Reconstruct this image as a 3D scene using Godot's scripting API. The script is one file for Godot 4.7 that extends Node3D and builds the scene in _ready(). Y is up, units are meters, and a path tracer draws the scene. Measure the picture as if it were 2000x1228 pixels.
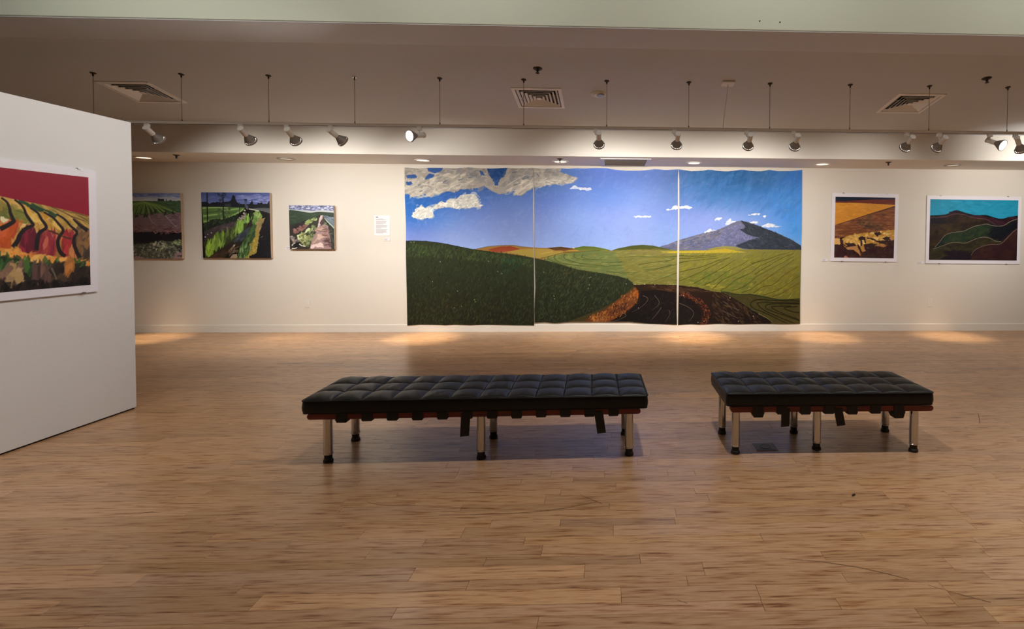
extends Node3D

# ---- lens and eye (image 2000 x 1228) ----
const LENS := 1060.0
const LENS_X := 1234.0
const LENS_Y := 493.2
const EYE := Vector3(0, 1.3211, 7.692)
var eye_basis := Basis.from_euler(Vector3(-0.02604, -0.0391, 0.0044), EULER_ORDER_YXZ)

# ---- the room (metres; back wall at z = 0, x to the right, y up) ----
const SOFFIT_Y := 2.34
const SOFFIT_Z := 0.885
const JOIN_Y := 2.662
const SLOPE := 0.16
const BEAM_Y := 2.985
const BEAM_BACK := 2.905
const BEAM_FRONT := 3.36
const HALL_Y := 4.2
const X0 := -8.6
const X1 := 8.6
const Z1 := 12.6
const TRACK_Z := 2.26
const TRACK_Y := 2.418

var M := {}
var rng := RandomNumberGenerator.new()
var used := {}


func _ready():
	rng.seed = 7
	# camera
	var cam := Camera3D.new()
	cam.name = "camera"
	cam.projection = Camera3D.PROJECTION_FRUSTUM
	cam.near = 0.1
	cam.far = 60.0
	cam.size = 0.1 * 1228.0 / LENS
	cam.frustum_offset = Vector2((1000.0 - LENS_X) / LENS, (LENS_Y - 614.0) / LENS) * 0.1
	cam.transform = Transform3D(eye_basis, EYE)
	add_child(cam)
	cam.current = true
	# environment: a closed room, lit by its own lamps only
	var we := WorldEnvironment.new()
	we.name = "environment"
	var env := Environment.new()
	env.background_mode = Environment.BG_COLOR
	env.background_color = Color(0, 0, 0)
	env.tonemap_mode = Environment.TONE_MAPPER_LINEAR
	env.tonemap_exposure = 1.12
	env.sdfgi_enabled = true
	env.ssao_enabled = true
	env.ssil_enabled = true
	we.environment = env
	add_child(we)
	materials()
	setting()
	wooden_floor()
	ceiling_things()
	track_and_lamps()
	soffit_things()
	wall_art()
	wall_things()
	benches()
	floor_things()
	hall_lamps()


# ================= helpers =================
func ray(u: float, v: float) -> Vector3:
	return eye_basis * Vector3((u - LENS_X) / LENS, (LENS_Y - v) / LENS, -1)


func on_z(u: float, v: float, z := 0.0) -> Vector3:
	var d := ray(u, v)
	return EYE + d * ((z - EYE.z) / d.z)


func on_y(u: float, v: float, y := 0.0) -> Vector3:
	var d := ray(u, v)
	return EYE + d * ((y - EYE.y) / d.y)


func on_slope(u: float, v: float) -> Vector3:
	var n := Vector3(0, 1, -SLOPE)
	var d := ray(u, v)
	return EYE + d * ((JOIN_Y - SLOPE * SOFFIT_Z - n.dot(EYE)) / n.dot(d))


func seen_at(p: Vector3) -> Vector2:
	var c := eye_basis.inverse() * (p - EYE)
	return Vector2(LENS_X + LENS * c.x / -c.z, LENS_Y - LENS * c.y / -c.z)


func numbered(called: String) -> String:
	if not used.has(called):
		used[called] = 0
		return called
	used[called] += 1
	return "%s_%03d" % [called, used[called]]


func tag(o: Node, label: String, category: String, group := "") -> Node:
	o.set_meta("label", label)
	o.set_meta("category", category)
	if group:
		o.set_meta("group", group)
	return o


func thing(called: String, label: String, category: String, at := Vector3.ZERO, group := "", turn := Basis()) -> Node3D:
	var o := Node3D.new()
	o.name = numbered(called)
	add_child(o)
	o.transform = Transform3D(turn, at)
	tag(o, label, category, group)
	return o


func obj(called: String, st: SurfaceTool, m: Material, parent: Node = null) -> MeshInstance3D:
	var o := MeshInstance3D.new()
	o.mesh = st.commit()
	o.mesh.surface_set_material(0, m)
	if parent == null:
		o.name = numbered(called)
		add_child(o)
	else:
		o.name = called
		parent.add_child(o, true)
	return o


func struct(called: String, st: SurfaceTool, m: Material, parent: Node = null) -> MeshInstance3D:
	var o := obj(called, st, m, parent)
	o.set_meta("kind", "structure")
	return o


func mb() -> SurfaceTool:
	var st := SurfaceTool.new()
	st.begin(Mesh.PRIMITIVE_TRIANGLES)
	return st


func vert(st: SurfaceTool, p: Vector3, n: Vector3, uv: Vector2) -> void:
	st.set_normal(n)
	st.set_uv(uv)
	st.add_vertex(p)


func tri(st: SurfaceTool, p: Array, n: Array, uv: Array) -> void:
	# clockwise seen from the side the normals point to
	var flip: bool = (p[1] - p[0]).cross(p[2] - p[0]).dot(n[0] + n[1] + n[2]) > 0.0
	var order := [0, 2, 1] if flip else [0, 1, 2]
	for k in order:
		vert(st, p[k], n[k], uv[k])


func quad(st: SurfaceTool, a: Vector3, b: Vector3, c: Vector3, d: Vector3, n: Vector3, ua := Vector2(0, 0), ub := Vector2(1, 0), uc := Vector2(1, 1), ud := Vector2(0, 1)) -> void:
	tri(st, [a, b, c], [n, n, n], [ua, ub, uc])
	tri(st, [a, c, d], [n, n, n], [ua, uc, ud])


func quadn(st: SurfaceTool, p: Array, n: Array, uv := [Vector2(0, 0), Vector2(1, 0), Vector2(1, 1), Vector2(0, 1)]) -> void:
	tri(st, [p[0], p[1], p[2]], [n[0], n[1], n[2]], [uv[0], uv[1], uv[2]])
	tri(st, [p[0], p[2], p[3]], [n[0], n[2], n[3]], [uv[0], uv[2], uv[3]])


# a box with chamfered edges; uv in metres
func box(st: SurfaceTool, c: Vector3, s: Vector3, bev := 0.0, t := Transform3D()) -> void:
	var h := s * 0.5
	bev = minf(bev, minf(h.x, minf(h.y, h.z)) * 0.9)
	for axis in 3:
		var a1 := (axis + 1) % 3
		var a2 := (axis + 2) % 3
		for sg in [-1.0, 1.0]:
			var n := Vector3.ZERO
			n[axis] = sg
			var q := []
			var uv := []
			for k in [[-1, -1], [1, -1], [1, 1], [-1, 1]]:
				var p := Vector3.ZERO
				p[axis] = sg * h[axis]
				p[a1] = k[0] * (h[a1] - bev)
				p[a2] = k[1] * (h[a2] - bev)
				q.append(t * (c + p))
				uv.append(Vector2(p.x + c.x, p.z + c.z) if axis == 1 else Vector2(p.x + p.z, -p.y))
			var nn := (t.basis * n).normalized()
			quadn(st, q, [nn, nn, nn, nn], uv)
	if bev <= 0.0:
		return
	for axis in 3:
		var a1 := (axis + 1) % 3
		var a2 := (axis + 2) % 3
		for s1 in [-1.0, 1.0]:
			for s2 in [-1.0, 1.0]:
				var q := []
				for k in [[-1, 0], [1, 0], [1, 1], [-1, 1]]:
					var p := Vector3.ZERO
					p[axis] = k[0] * (h[axis] - bev)
					p[a1] = s1 * (h[a1] - (bev if k[1] else 0.0))
					p[a2] = s2 * (h[a2] - (0.0 if k[1] else bev))
					q.append(t * (c + p))
				var n := Vector3.ZERO
				n[a1] = s1
				n[a2] = s2
				n = (t.basis * n).normalized()
				quadn(st, q, [n, n, n, n])
	for sx in [-1.0, 1.0]:
		for sy in [-1.0, 1.0]:
			for sz in [-1.0, 1.0]:
				var g := Vector3(sx, sy, sz)
				var q := []
				for axis in 3:
					var p := g * (h - Vector3.ONE * bev)
					p[axis] = g[axis] * h[axis]
					q.append(t * (c + p))
				var n := (t.basis * g).normalized()
				tri(st, q, [n, n, n], [Vector2.ZERO, Vector2.RIGHT, Vector2.ONE])


# a turned shape round the y axis: pairs (radius, height); flutes deepens grooves along it
func lathe(st: SurfaceTool, prof: Array, seg := 20, t := Transform3D(), flutes := 0.0) -> void:
	for i in prof.size() - 1:
		var a: Vector2 = prof[i]
		var b: Vector2 = prof[i + 1]
		if a.is_equal_approx(b):
			continue
		var pn := Vector2(b.y - a.y, a.x - b.x).normalized()
		for k in seg:
			var q := []
			var nn := []
			var uv := []
			for e in [[0, a], [1, a], [1, b], [0, b]]:
				var ang: float = TAU * (k + e[0]) / seg
				var r: float = e[1].x
				if flutes > 0.0 and (k + e[0]) % 2 == 1:
					r *= 1.0 - flutes
				q.append(t * Vector3(cos(ang) * r, e[1].y, sin(ang) * r))
				nn.append((t.basis * Vector3(cos(ang) * pn.x, pn.y, sin(ang) * pn.x)).normalized())
				uv.append(Vector2(float(k + e[0]) / seg, e[1].y))
			if b.x < 1e-6:
				tri(st, [q[0], q[1], q[2]], [nn[0], nn[1], nn[2]], [uv[0], uv[1], uv[2]])
			elif a.x < 1e-6:
				tri(st, [q[0], q[2], q[3]], [nn[0], nn[2], nn[3]], [uv[0], uv[2], uv[3]])
			else:
				quadn(st, q, nn, uv)


# a round bar along a line of points
func tube(st: SurfaceTool, pts: Array, r: float, seg := 8, cap := true) -> void:
	var frames := []
	var up := Vector3.UP
	for i in pts.size():
		var d: Vector3 = (pts[mini(i + 1, pts.size() - 1)] - pts[maxi(i - 1, 0)]).normalized()
		if absf(d.dot(up)) > 0.98:
			up = Vector3.RIGHT if absf(d.x) < 0.9 else Vector3.BACK
		var x := up.cross(d).normalized()
		up = d.cross(x).normalized()
		frames.append([x, up, d])
	for i in pts.size() - 1:
		for k in seg:
			var q := []
			var nn := []
			for e in [[i, k], [i, k + 1], [i + 1, k + 1], [i + 1, k]]:
				var ang: float = TAU * e[1] / seg
				var n: Vector3 = frames[e[0]][0] * cos(ang) + frames[e[0]][1] * sin(ang)
				q.append(pts[e[0]] + n * r)
				nn.append(n)
			quadn(st, q, nn)
	if cap:
		for e in [[0, -1.0], [pts.size() - 1, 1.0]]:
			var f: Array = frames[e[0]]
			var n: Vector3 = f[2] * e[1]
			for k in seg:
				var a: Vector3 = pts[e[0]] + (f[0] * cos(TAU * k / seg) + f[1] * sin(TAU * k / seg)) * r
				var b: Vector3 = pts[e[0]] + (f[0] * cos(TAU * (k + 1) / seg) + f[1] * sin(TAU * (k + 1) / seg)) * r
				tri(st, [pts[e[0]], a, b], [n, n, n], [Vector2.ZERO, Vector2.RIGHT, Vector2.ONE])


# a flat outline (x, y) given depth along z
func slab(st: SurfaceTool, pts: PackedVector2Array, z0: float, z1: float, t := Transform3D(), r := Rect2(0, 0, 1, 1)) -> void:
	var ix := Geometry2D.triangulate_polygon(pts)
	for e in [[z1, 1.0], [z0, -1.0]]:
		var n := (t.basis * Vector3(0, 0, e[1])).normalized()
		for i in range(0, ix.size(), 3):
			var q := []
			var uv := []
			for k in 3:
				var p := pts[ix[i + k]]
				q.append(t * Vector3(p.x, p.y, e[0]))
				uv.append(Vector2((p.x - r.position.x) / r.size.x, 1.0 - (p.y - r.position.y) / r.size.y))
			tri(st, q, [n, n, n], uv)
	var area := 0.0
	for i in pts.size():
		area += pts[i].cross(pts[(i + 1) % pts.size()])
	for i in pts.size():
		var a := pts[i]
		var b := pts[(i + 1) % pts.size()]
		var d := (b - a).normalized()
		var n2 := Vector2(d.y, -d.x) * signf(area)
		var n := (t.basis * Vector3(n2.x, n2.y, 0)).normalized()
		quad(st, t * Vector3(a.x, a.y, z0), t * Vector3(b.x, b.y, z0), t * Vector3(b.x, b.y, z1), t * Vector3(a.x, a.y, z1), n)


func aimed(d: Vector3) -> Basis:
	# y along d
	var x := d.cross(Vector3.UP)
	x = Vector3.RIGHT if x.length() < 1e-4 else x.normalized()
	return Basis(x, d.normalized(), x.cross(d.normalized()))


func spot(parent: Node3D, called: String, at: Vector3, d: Vector3, energy: float, angle: float, c: Color, size := 0.05, soft := 1.0) -> void:
	var l := SpotLight3D.new()
	l.name = called
	l.light_energy = energy
	l.light_color = c
	l.spot_angle = angle
	l.spot_angle_attenuation = soft
	l.spot_attenuation = 2.0
	l.spot_range = 20.0
	l.light_size = size
	l.shadow_enabled = true
	var up := Vector3.UP if absf(d.normalized().y) < 0.95 else Vector3.FORWARD
	l.transform = Transform3D(Basis.looking_at(d, up), at)
	parent.add_child(l, true)


# ================= materials =================
func flat(called: String, c: Color, rough := 0.6, metal := 0.0, spec := 0.5) -> StandardMaterial3D:
	var m := StandardMaterial3D.new()
	m.resource_name = called
	m.albedo_color = c
	m.roughness = rough
	m.metallic = metal
	m.metallic_specular = spec
	M[called] = m
	return m


func glow(called: String, c: Color, e: float) -> void:
	var m := flat(called, Color(0.9, 0.9, 0.88), 0.4)
	m.emission_enabled = true
	m.emission = c
	m.emission_energy_multiplier = e


func noise_tex(sd: int, freq: float, size: int, normal := false, strength := 4.0, ramp: Gradient = null, octaves := 4) -> NoiseTexture2D:
	var n := FastNoiseLite.new()
	n.seed = sd
	n.noise_type = FastNoiseLite.TYPE_SIMPLEX_SMOOTH
	n.frequency = freq
	n.fractal_octaves = octaves
	var t := NoiseTexture2D.new()
	t.width = size
	t.height = size
	t.seamless = true
	t.as_normal_map = normal
	t.bump_strength = strength
	t.noise = n
	if ramp:
		t.color_ramp = ramp
	return t


func ramp(stops: Array) -> Gradient:
	var g := Gradient.new()
	var off := PackedFloat32Array()
	var col := PackedColorArray()
	for s in stops:
		off.append(s[0])
		col.append(Color(s[1]))
	g.offsets = off
	g.colors = col
	return g


func materials() -> void:
	var peel := noise_tex(3, 0.06, 512, true, 2.0)
	for p in [["wall_paint", Color8(226, 219, 208)], ["panel_paint", Color8(226, 225, 224)], ["ceiling_paint", Color8(204, 206, 209)], ["beam_paint", Color8(213, 220, 202)]]:
		var m := flat(p[0], p[1], 0.75)
		m.normal_enabled = true
		m.normal_texture = peel
		m.normal_scale = 0.12
		m.uv1_triplanar = true
		m.uv1_world_triplanar = true
		m.uv1_scale = Vector3(1.6, 1.6, 1.6)
	flat("trim_paint", Color8(228, 222, 212), 0.45)
	flat("white_metal", Color8(214, 209, 203), 0.4)
	flat("bright_metal", Color8(244, 242, 240), 0.4)
	flat("white_plastic", Color8(228, 224, 216), 0.35)
	flat("white_paper", Color8(236, 232, 236), 0.7)
	flat("ink_grey", Color8(150, 145, 148), 0.7)
	flat("ink_dark", Color8(95, 90, 92), 0.7)
	flat("white_mat", Color8(236, 232, 240), 0.5)
	flat("dark_metal", Color8(58, 50, 46), 0.45, 0.6)
	flat("grey_metal", Color8(150, 146, 140), 0.4, 0.7)
	flat("lamp_metal", Color8(150, 142, 134), 0.5, 0.2)
	flat("black_gap", Color8(14, 13, 13), 0.9)
	flat("steel", Color8(200, 201, 204), 0.13, 1.0)
	flat("rubber", Color8(17, 16, 16), 0.6)
	flat("strap", Color8(16, 15, 16), 0.62)
	flat("cable", Color8(120, 105, 92), 0.5, 0.3)
	flat("clip", Color8(150, 148, 146), 0.3, 0.8)
	flat("canvas_edge", Color8(196, 170, 140), 0.7)
	flat("canvas_back", Color8(220, 212, 200), 0.8)
	flat("subfloor", Color8(52, 34, 22), 0.8)
	flat("scuff", Color8(110, 74, 48), 0.6)
	flat("chip", Color8(40, 16, 18), 0.6)
	flat("box_lid", Color8(92, 72, 58), 0.4, 0.4)
	glow("spot_glass", Color(1.0, 0.98, 0.94), 7.0)
	glow("down_glass", Color(1.0, 0.93, 0.78), 2.2)
	glow("down_dim", Color(1.0, 0.9, 0.75), 0.35)
	var leather := flat("leather", Color8(13, 13, 15), 0.42, 0.0, 0.4)
	leather.normal_enabled = true
	leather.normal_texture = noise_tex(21, 0.05, 512, true, 5.0)
	leather.normal_scale = 0.35
	leather.uv1_triplanar = true
	leather.uv1_scale = Vector3(5, 5, 5)
	var red := flat("red_wood", Color8(255, 255, 255), 0.45)
	red.albedo_texture = noise_tex(31, 0.012, 256, false, 1.0, ramp([[0.0, "4a1712"], [0.5, "6d2219"], [1.0, "85301f"]]))
	red.uv1_triplanar = true
	red.uv1_scale = Vector3(0.6, 8, 8)
	var wood := flat("maple", Color(1, 1, 1), 0.36)
	wood.vertex_color_use_as_albedo = true
	wood.albedo_texture = noise_tex(41, 0.010, 1024, false, 1.0, ramp([[0.0, "7c5c44"], [0.13, "a98a70"], [0.2, "d0baa6"], [0.3, "e6d9cc"], [0.45, "f2ebe4"], [0.62, "ffffff"], [0.8, "f4ede6"], [1.0, "e6d8ca"]]), 5)
	wood.roughness_texture = noise_tex(43, 0.012, 512, false, 1.0, ramp([[0.0, "bbbbbb"], [1.0, "ffffff"]]))
	wood.normal_enabled = true
	wood.normal_texture = noise_tex(47, 0.02, 512, true, 1.5)
	wood.normal_scale = 0.06


# ================= the room =================
func sbox(called: String, lo: Vector3, hi: Vector3, m: String) -> MeshInstance3D:
	var st := mb()
	box(st, (lo + hi) * 0.5, hi - lo, 0.0)
	return struct(called, st, M[m])


func slope_y(z: float) -> float:
	return JOIN_Y + SLOPE * (z - SOFFIT_Z)


const DIFFUSER_X := [-4.852, -0.768, 3.272]
const DIFFUSER_Z := 1.826
const HOLE := 0.222


func setting() -> void:
	sbox("wall_back", Vector3(X0 - 0.2, -0.2, -0.2), Vector3(X1 + 0.2, HALL_Y, 0), "wall_paint")
	sbox("wall_left", Vector3(X0 - 0.2, -0.2, 0), Vector3(X0, HALL_Y, Z1), "wall_paint")
	sbox("wall_right", Vector3(X1, -0.2, 0), Vector3(X1 + 0.2, HALL_Y, Z1), "wall_paint")
	sbox("wall_front", Vector3(X0 - 0.2, -0.2, Z1), Vector3(X1 + 0.2, HALL_Y, Z1 + 0.2), "wall_paint")
	sbox("ceiling_hall", Vector3(X0 - 0.2, HALL_Y, BEAM_BACK), Vector3(X1 + 0.2, HALL_Y + 0.2, Z1 + 0.2), "ceiling_paint")
	sbox("soffit", Vector3(X0, SOFFIT_Y, 0), Vector3(X1, HALL_Y, SOFFIT_Z), "wall_paint")
	# the header beam: a painted face above, its underside in ceiling white
	var st := mb()
	box(st, Vector3(0, (BEAM_Y + HALL_Y) * 0.5 + 0.002, (BEAM_BACK + BEAM_FRONT) * 0.5 + 0.002), Vector3(X1 - X0, HALL_Y - BEAM_Y, BEAM_FRONT - BEAM_BACK), 0.004)
	struct("beam", st, M.beam_paint)
	st = mb()
	box(st, Vector3(0, BEAM_Y - 0.002, (BEAM_BACK + BEAM_FRONT) * 0.5 - 0.002), Vector3(X1 - X0, 0.008, BEAM_FRONT - BEAM_BACK - 0.006), 0.001)
	struct("beam_underside", st, M.ceiling_paint)
	# sloping ceiling with a hole for each air diffuser
	st = mb()
	var xs := [X0]
	for x in DIFFUSER_X:
		xs += [x - HOLE, x + HOLE]
	xs.append(X1)
	var zs := [SOFFIT_Z, DIFFUSER_Z - HOLE, DIFFUSER_Z + HOLE, BEAM_BACK + 0.01]
	var dn := Vector3(0, -1, SLOPE).normalized()
	for i in xs.size() - 1:
		for k in 3:
			if k == 1 and i % 2 == 1:
				for e in [[xs[i], zs[1], xs[i], zs[2], Vector3.RIGHT], [xs[i + 1], zs[1], xs[i + 1], zs[2], Vector3.LEFT], [xs[i], zs[1], xs[i + 1], zs[1], Vector3.BACK], [xs[i], zs[2], xs[i + 1], zs[2], Vector3.FORWARD]]:
					quad(st, Vector3(e[0], slope_y(e[1]), e[1]), Vector3(e[2], slope_y(e[3]), e[3]), Vector3(e[2], slope_y(e[3]) + 0.15, e[3]), Vector3(e[0], slope_y(e[1]) + 0.15, e[1]), e[4])
				continue
			for h in [0.0, 0.15]:
				var q := []
				for e in [[i, k], [i + 1, k], [i + 1, k + 1], [i, k + 1]]:
					q.append(Vector3(xs[e[0]], slope_y(zs[e[1]]) + h, zs[e[1]]))
				quad(st, q[0], q[1], q[2], q[3], dn if h == 0.0 else -dn)
	struct("ceiling", st, M.ceiling_paint)
	# baseboard with a small top bevel
	st = mb()
	slab(st, PackedVector2Array([Vector2(0, 0.0), Vector2(0.013, 0.0), Vector2(0.013, 0.097), Vector2(0.008, 0.104), Vector2(0, 0.104)]), X0, X1, Transform3D(Basis(Vector3.BACK, Vector3.UP, Vector3.RIGHT), Vector3(0, 0, 0)))
	struct("baseboard_back", st, M.trim_paint)
	# freestanding display wall
	var a := Vector3(-3.6374, 0, 3.406)
	var d := Vector3(-0.0224, 0, 0.9146).normalized()
	var b := Basis(Vector3.UP.cross(d).normalized(), Vector3.UP, d)
	var w := Node3D.new()
	w.name = "wall_partition"
	w.transform = Transform3D(b, a)
	w.set_meta("kind", "structure")
	tag(w, "freestanding off-white display wall at the left carrying the red-sky print", "wall")
	add_child(w)
	st = mb()
	box(st, Vector3(-0.15, 1.097, 1.6), Vector3(0.3, 2.172, 3.2), 0.002)
	obj("panel", st, M.panel_paint, w)
	st = mb()
	box(st, Vector3(-0.15, 0.006, 1.6), Vector3(0.28, 0.012, 3.18), 0.0)
	obj("plinth", st, M.black_gap, w)
	M["partition"] = w.transform


# ================= floor =================
func plank_mesh(st: SurfaceTool, xa: float, xb: float, za: float, zb: float, c: Color, off: Vector2, deep := true) -> void:
	st.set_color(c)
	var g := 0.0006
	var e := 0.0004
	var y1 := 0.0
	var y0 := -0.0008
	var t := [Vector3(xa + g + e, y1, za + g + e), Vector3(xb - g - e, y1, za + g + e), Vector3(xb - g - e, y1, zb - g - e), Vector3(xa + g + e, y1, zb - g - e)]
	var o := [Vector3(xa + g, y0, za + g), Vector3(xb - g, y0, za + g), Vector3(xb - g, y0, zb - g), Vector3(xa + g, y0, zb - g)]
	var f := func(p: Vector3) -> Vector2: return Vector2((p.x - xa) * 0.4, (p.z - za) * 5.0) + off
	quad(st, t[0], t[1], t[2], t[3], Vector3.UP, f.call(t[0]), f.call(t[1]), f.call(t[2]), f.call(t[3]))
	if not deep:
		return
	var nn := [Vector3(0, 1, -1), Vector3(1, 1, 0), Vector3(0, 1, 1), Vector3(-1, 1, 0)]
	for i in 4:
		var k := (i + 1) % 4
		var n: Vector3 = nn[i].normalized()
		quad(st, o[i], o[k], t[k], t[i], n, f.call(o[i]), f.call(o[k]), f.call(t[k]), f.call(t[i]))
		n = Vector3(nn[i].x, 0, nn[i].z)
		var dv := Vector3(0, -0.016, 0)
		quad(st, o[i] + dv, o[k] + dv, o[k], o[i], n, f.call(o[i]), f.call(o[k]), f.call(o[k]), f.call(o[i]))


func plank_tone(r: RandomNumberGenerator) -> Color:
	var c := Color8(200, 160, 122).srgb_to_linear()
	var k := 1.0 + r.randfn() * 0.055
	var pick := r.randf()
	if pick < 0.12:
		k *= 0.88
	elif pick > 0.86:
		k *= 1.08
	var w := r.randfn() * 0.022
	return Color(clampf(c.r * k * (1.0 + w * 0.4), 0.02, 0.95), clampf(c.g * k, 0.02, 0.95), clampf(c.b * k * (1.0 - w * 2.2), 0.02, 0.95))


func wooden_floor() -> void:
	var st := mb()
	box(st, Vector3((X0 + X1) * 0.5, -0.117, Z1 * 0.5), Vector3(X1 - X0, 0.2, Z1), 0.0)
	var fl := struct("floor", st, M.subfloor)
	var r := RandomNumberGenerator.new()
	r.seed = 99
	# butt joints read off the photograph, as points on the floor
	var joints := [[1120, 936], [1203, 950], [1095, 963], [1064, 978], [1190, 990], [899, 995], [1320, 1002], [1094, 1022], [1319, 1021], [903, 1042], [1198, 1037], [1024, 1057], [1487, 1048], [1058, 1076], [947, 1097], [1250, 1091], [1142, 1115], [1374, 1110], [913, 1143], [1342, 1133], [1213, 1160], [1480, 1154], [769, 1198], [1490, 1182], [1051, 1212], [1648, 1125], [1636, 1176], [1796, 1200], [1858, 1105], [1908, 1058], [1841, 1145], [1890, 1007], [1897, 1024], [1775, 994], [413, 1018], [591, 960], [497, 1179], [467, 1152], [1304, 924], [1355, 918]]
	var origin := on_y(1100, 942).z
	var rows := []
	var z := origin
	var wide := true
	while z < Z1:
		var w := 0.0876 if wide else 0.0612
		rows.append([z, minf(z + w, Z1)])
		z += w
		wide = not wide
	z = origin
	wide = false
	while z > 0.0:
		var w := 0.0876 if wide else 0.0612
		rows.push_front([maxf(z - w, 0.0), z])
		z -= w
		wide = not wide
	var planks := []
	for row in rows:
		var fixed := []
		for j in joints:
			var p := on_y(j[0], j[1])
			if p.z > row[0] and p.z < row[1]:
				fixed.append(p.x)
		fixed.sort()
		var cuts := [X0]
		var x := X0 - r.randf() * 0.9
		while true:
			x += clampf(0.78 + r.randfn() * 0.34, 0.28, 1.7)
			if x > X1:
				break
			var ok := true
			for f in fixed:
				if absf(f - x) < 0.22:
					ok = false
			if fixed.size() > 1 and x > fixed[0] and x < fixed[-1]:
				ok = false
			if ok and x - X0 > 0.05:
				cuts.append(x)
		cuts += fixed
		cuts.append(X1)
		cuts.sort()
		for i in cuts.size() - 1:
			var c := plank_tone(r)
			var off := Vector2(r.randf() * 7.0, r.randf() * 7.0)
			var area := 0.0
			var a := Vector3(cuts[i], 0, row[0])
			var b := Vector3(cuts[i + 1], 0, row[1])
			if row[1] < EYE.z - 1.6:
				var q := PackedVector2Array([seen_at(a), seen_at(Vector3(b.x, 0, a.z)), seen_at(b), seen_at(Vector3(a.x, 0, b.z))])
				var cut := Geometry2D.intersect_polygons(q, PackedVector2Array([Vector2(0, 0), Vector2(2000, 0), Vector2(2000, 1228), Vector2(0, 1228)]))
				for g in cut:
					for k in range(1, g.size() - 1):
						area += absf((g[k] - g[0]).cross(g[k + 1] - g[0])) * 0.5
			planks.append([area, a, b, c, off])
	var sizes := planks.map(func(p): return p[0])
	sizes.sort()
	sizes.reverse()
	var limit: float = sizes[290]
	var rest := mb()
	for p in planks:
		if p[0] > limit:
			var one := mb()
			plank_mesh(one, p[1].x, p[2].x, p[1].z, p[2].z, p[3], p[4])
			obj("plank", one, M.maple, fl)
		else:
			plank_mesh(rest, p[1].x, p[2].x, p[1].z, p[2].z, p[3], p[4], p[1].z < 5.0 and absf(p[1].x) < 7.0)
	var far := obj("planks", rest, M.maple, fl)
	far.set_meta("kind", "stuff")
	# scuffs and scratches worn into the finish
	for s in [[718, 980, 735, 985, 760, 987, 790, 986, 811, 983], [858, 1005, 920, 1005, 980, 1003, 1050, 999, 1110, 991, 1168, 979], [1132, 965, 1152, 974, 1175, 983], [1900, 801, 1911, 808, 1914, 827], [1524, 1090, 1600, 1096, 1680, 1108, 1740, 1122, 1775, 1131], [1812, 1142, 1870, 1159, 1935, 1176], [1322, 1171, 1343, 1178], [1445, 955, 1520, 952, 1590, 950], [243, 1003, 270, 1002, 300, 999], [1230, 1057, 1265, 1052]]:
		var line := mb()
		for i in range(0, s.size() - 2, 2):
			var a := on_y(s[i], s[i + 1], 0.0004)
			var b := on_y(s[i + 2], s[i + 3], 0.0004)
			var wv := Vector3(b.z - a.z, 0, a.x - b.x).normalized() * (0.0024 if i > 0 else 0.0012)
			quad(line, a - wv, b - wv, b + wv, a + wv, Vector3.UP)
		obj("scuff_mark", line, M.scuff, fl)


# ================= ceiling =================
func slope_basis() -> Basis:
	var n := Vector3(0, 1, -SLOPE).normalized()
	return Basis(Vector3.RIGHT, n, Vector3(0, SLOPE, 1).normalized())


func square_ring(st: SurfaceTool, a0: float, y0: float, a1: float, y1: float) -> void:
	# a four-sided collar from half-size a0 at y0 to half-size a1 at y1
	var cs := [Vector2(-1, -1), Vector2(1, -1), Vector2(1, 1), Vector2(-1, 1)]
	for i in 4:
		var p: Vector2 = cs[i]
		var q: Vector2 = cs[(i + 1) % 4]
		var mid := (p + q) * 0.5
		var v0 := Vector3(p.x * a0, y0, p.y * a0)
		var v1 := Vector3(q.x * a0, y0, q.y * a0)
		var v2 := Vector3(q.x * a1, y1, q.y * a1)
		var v3 := Vector3(p.x * a1, y1, p.y * a1)
		var n := Vector3(mid.x * (y1 - y0), -(a1 - a0), mid.y * (y1 - y0)).normalized()
		if y1 < y0:
			n = -n
		quad(st, v0, v1, v2, v3, n)


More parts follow.
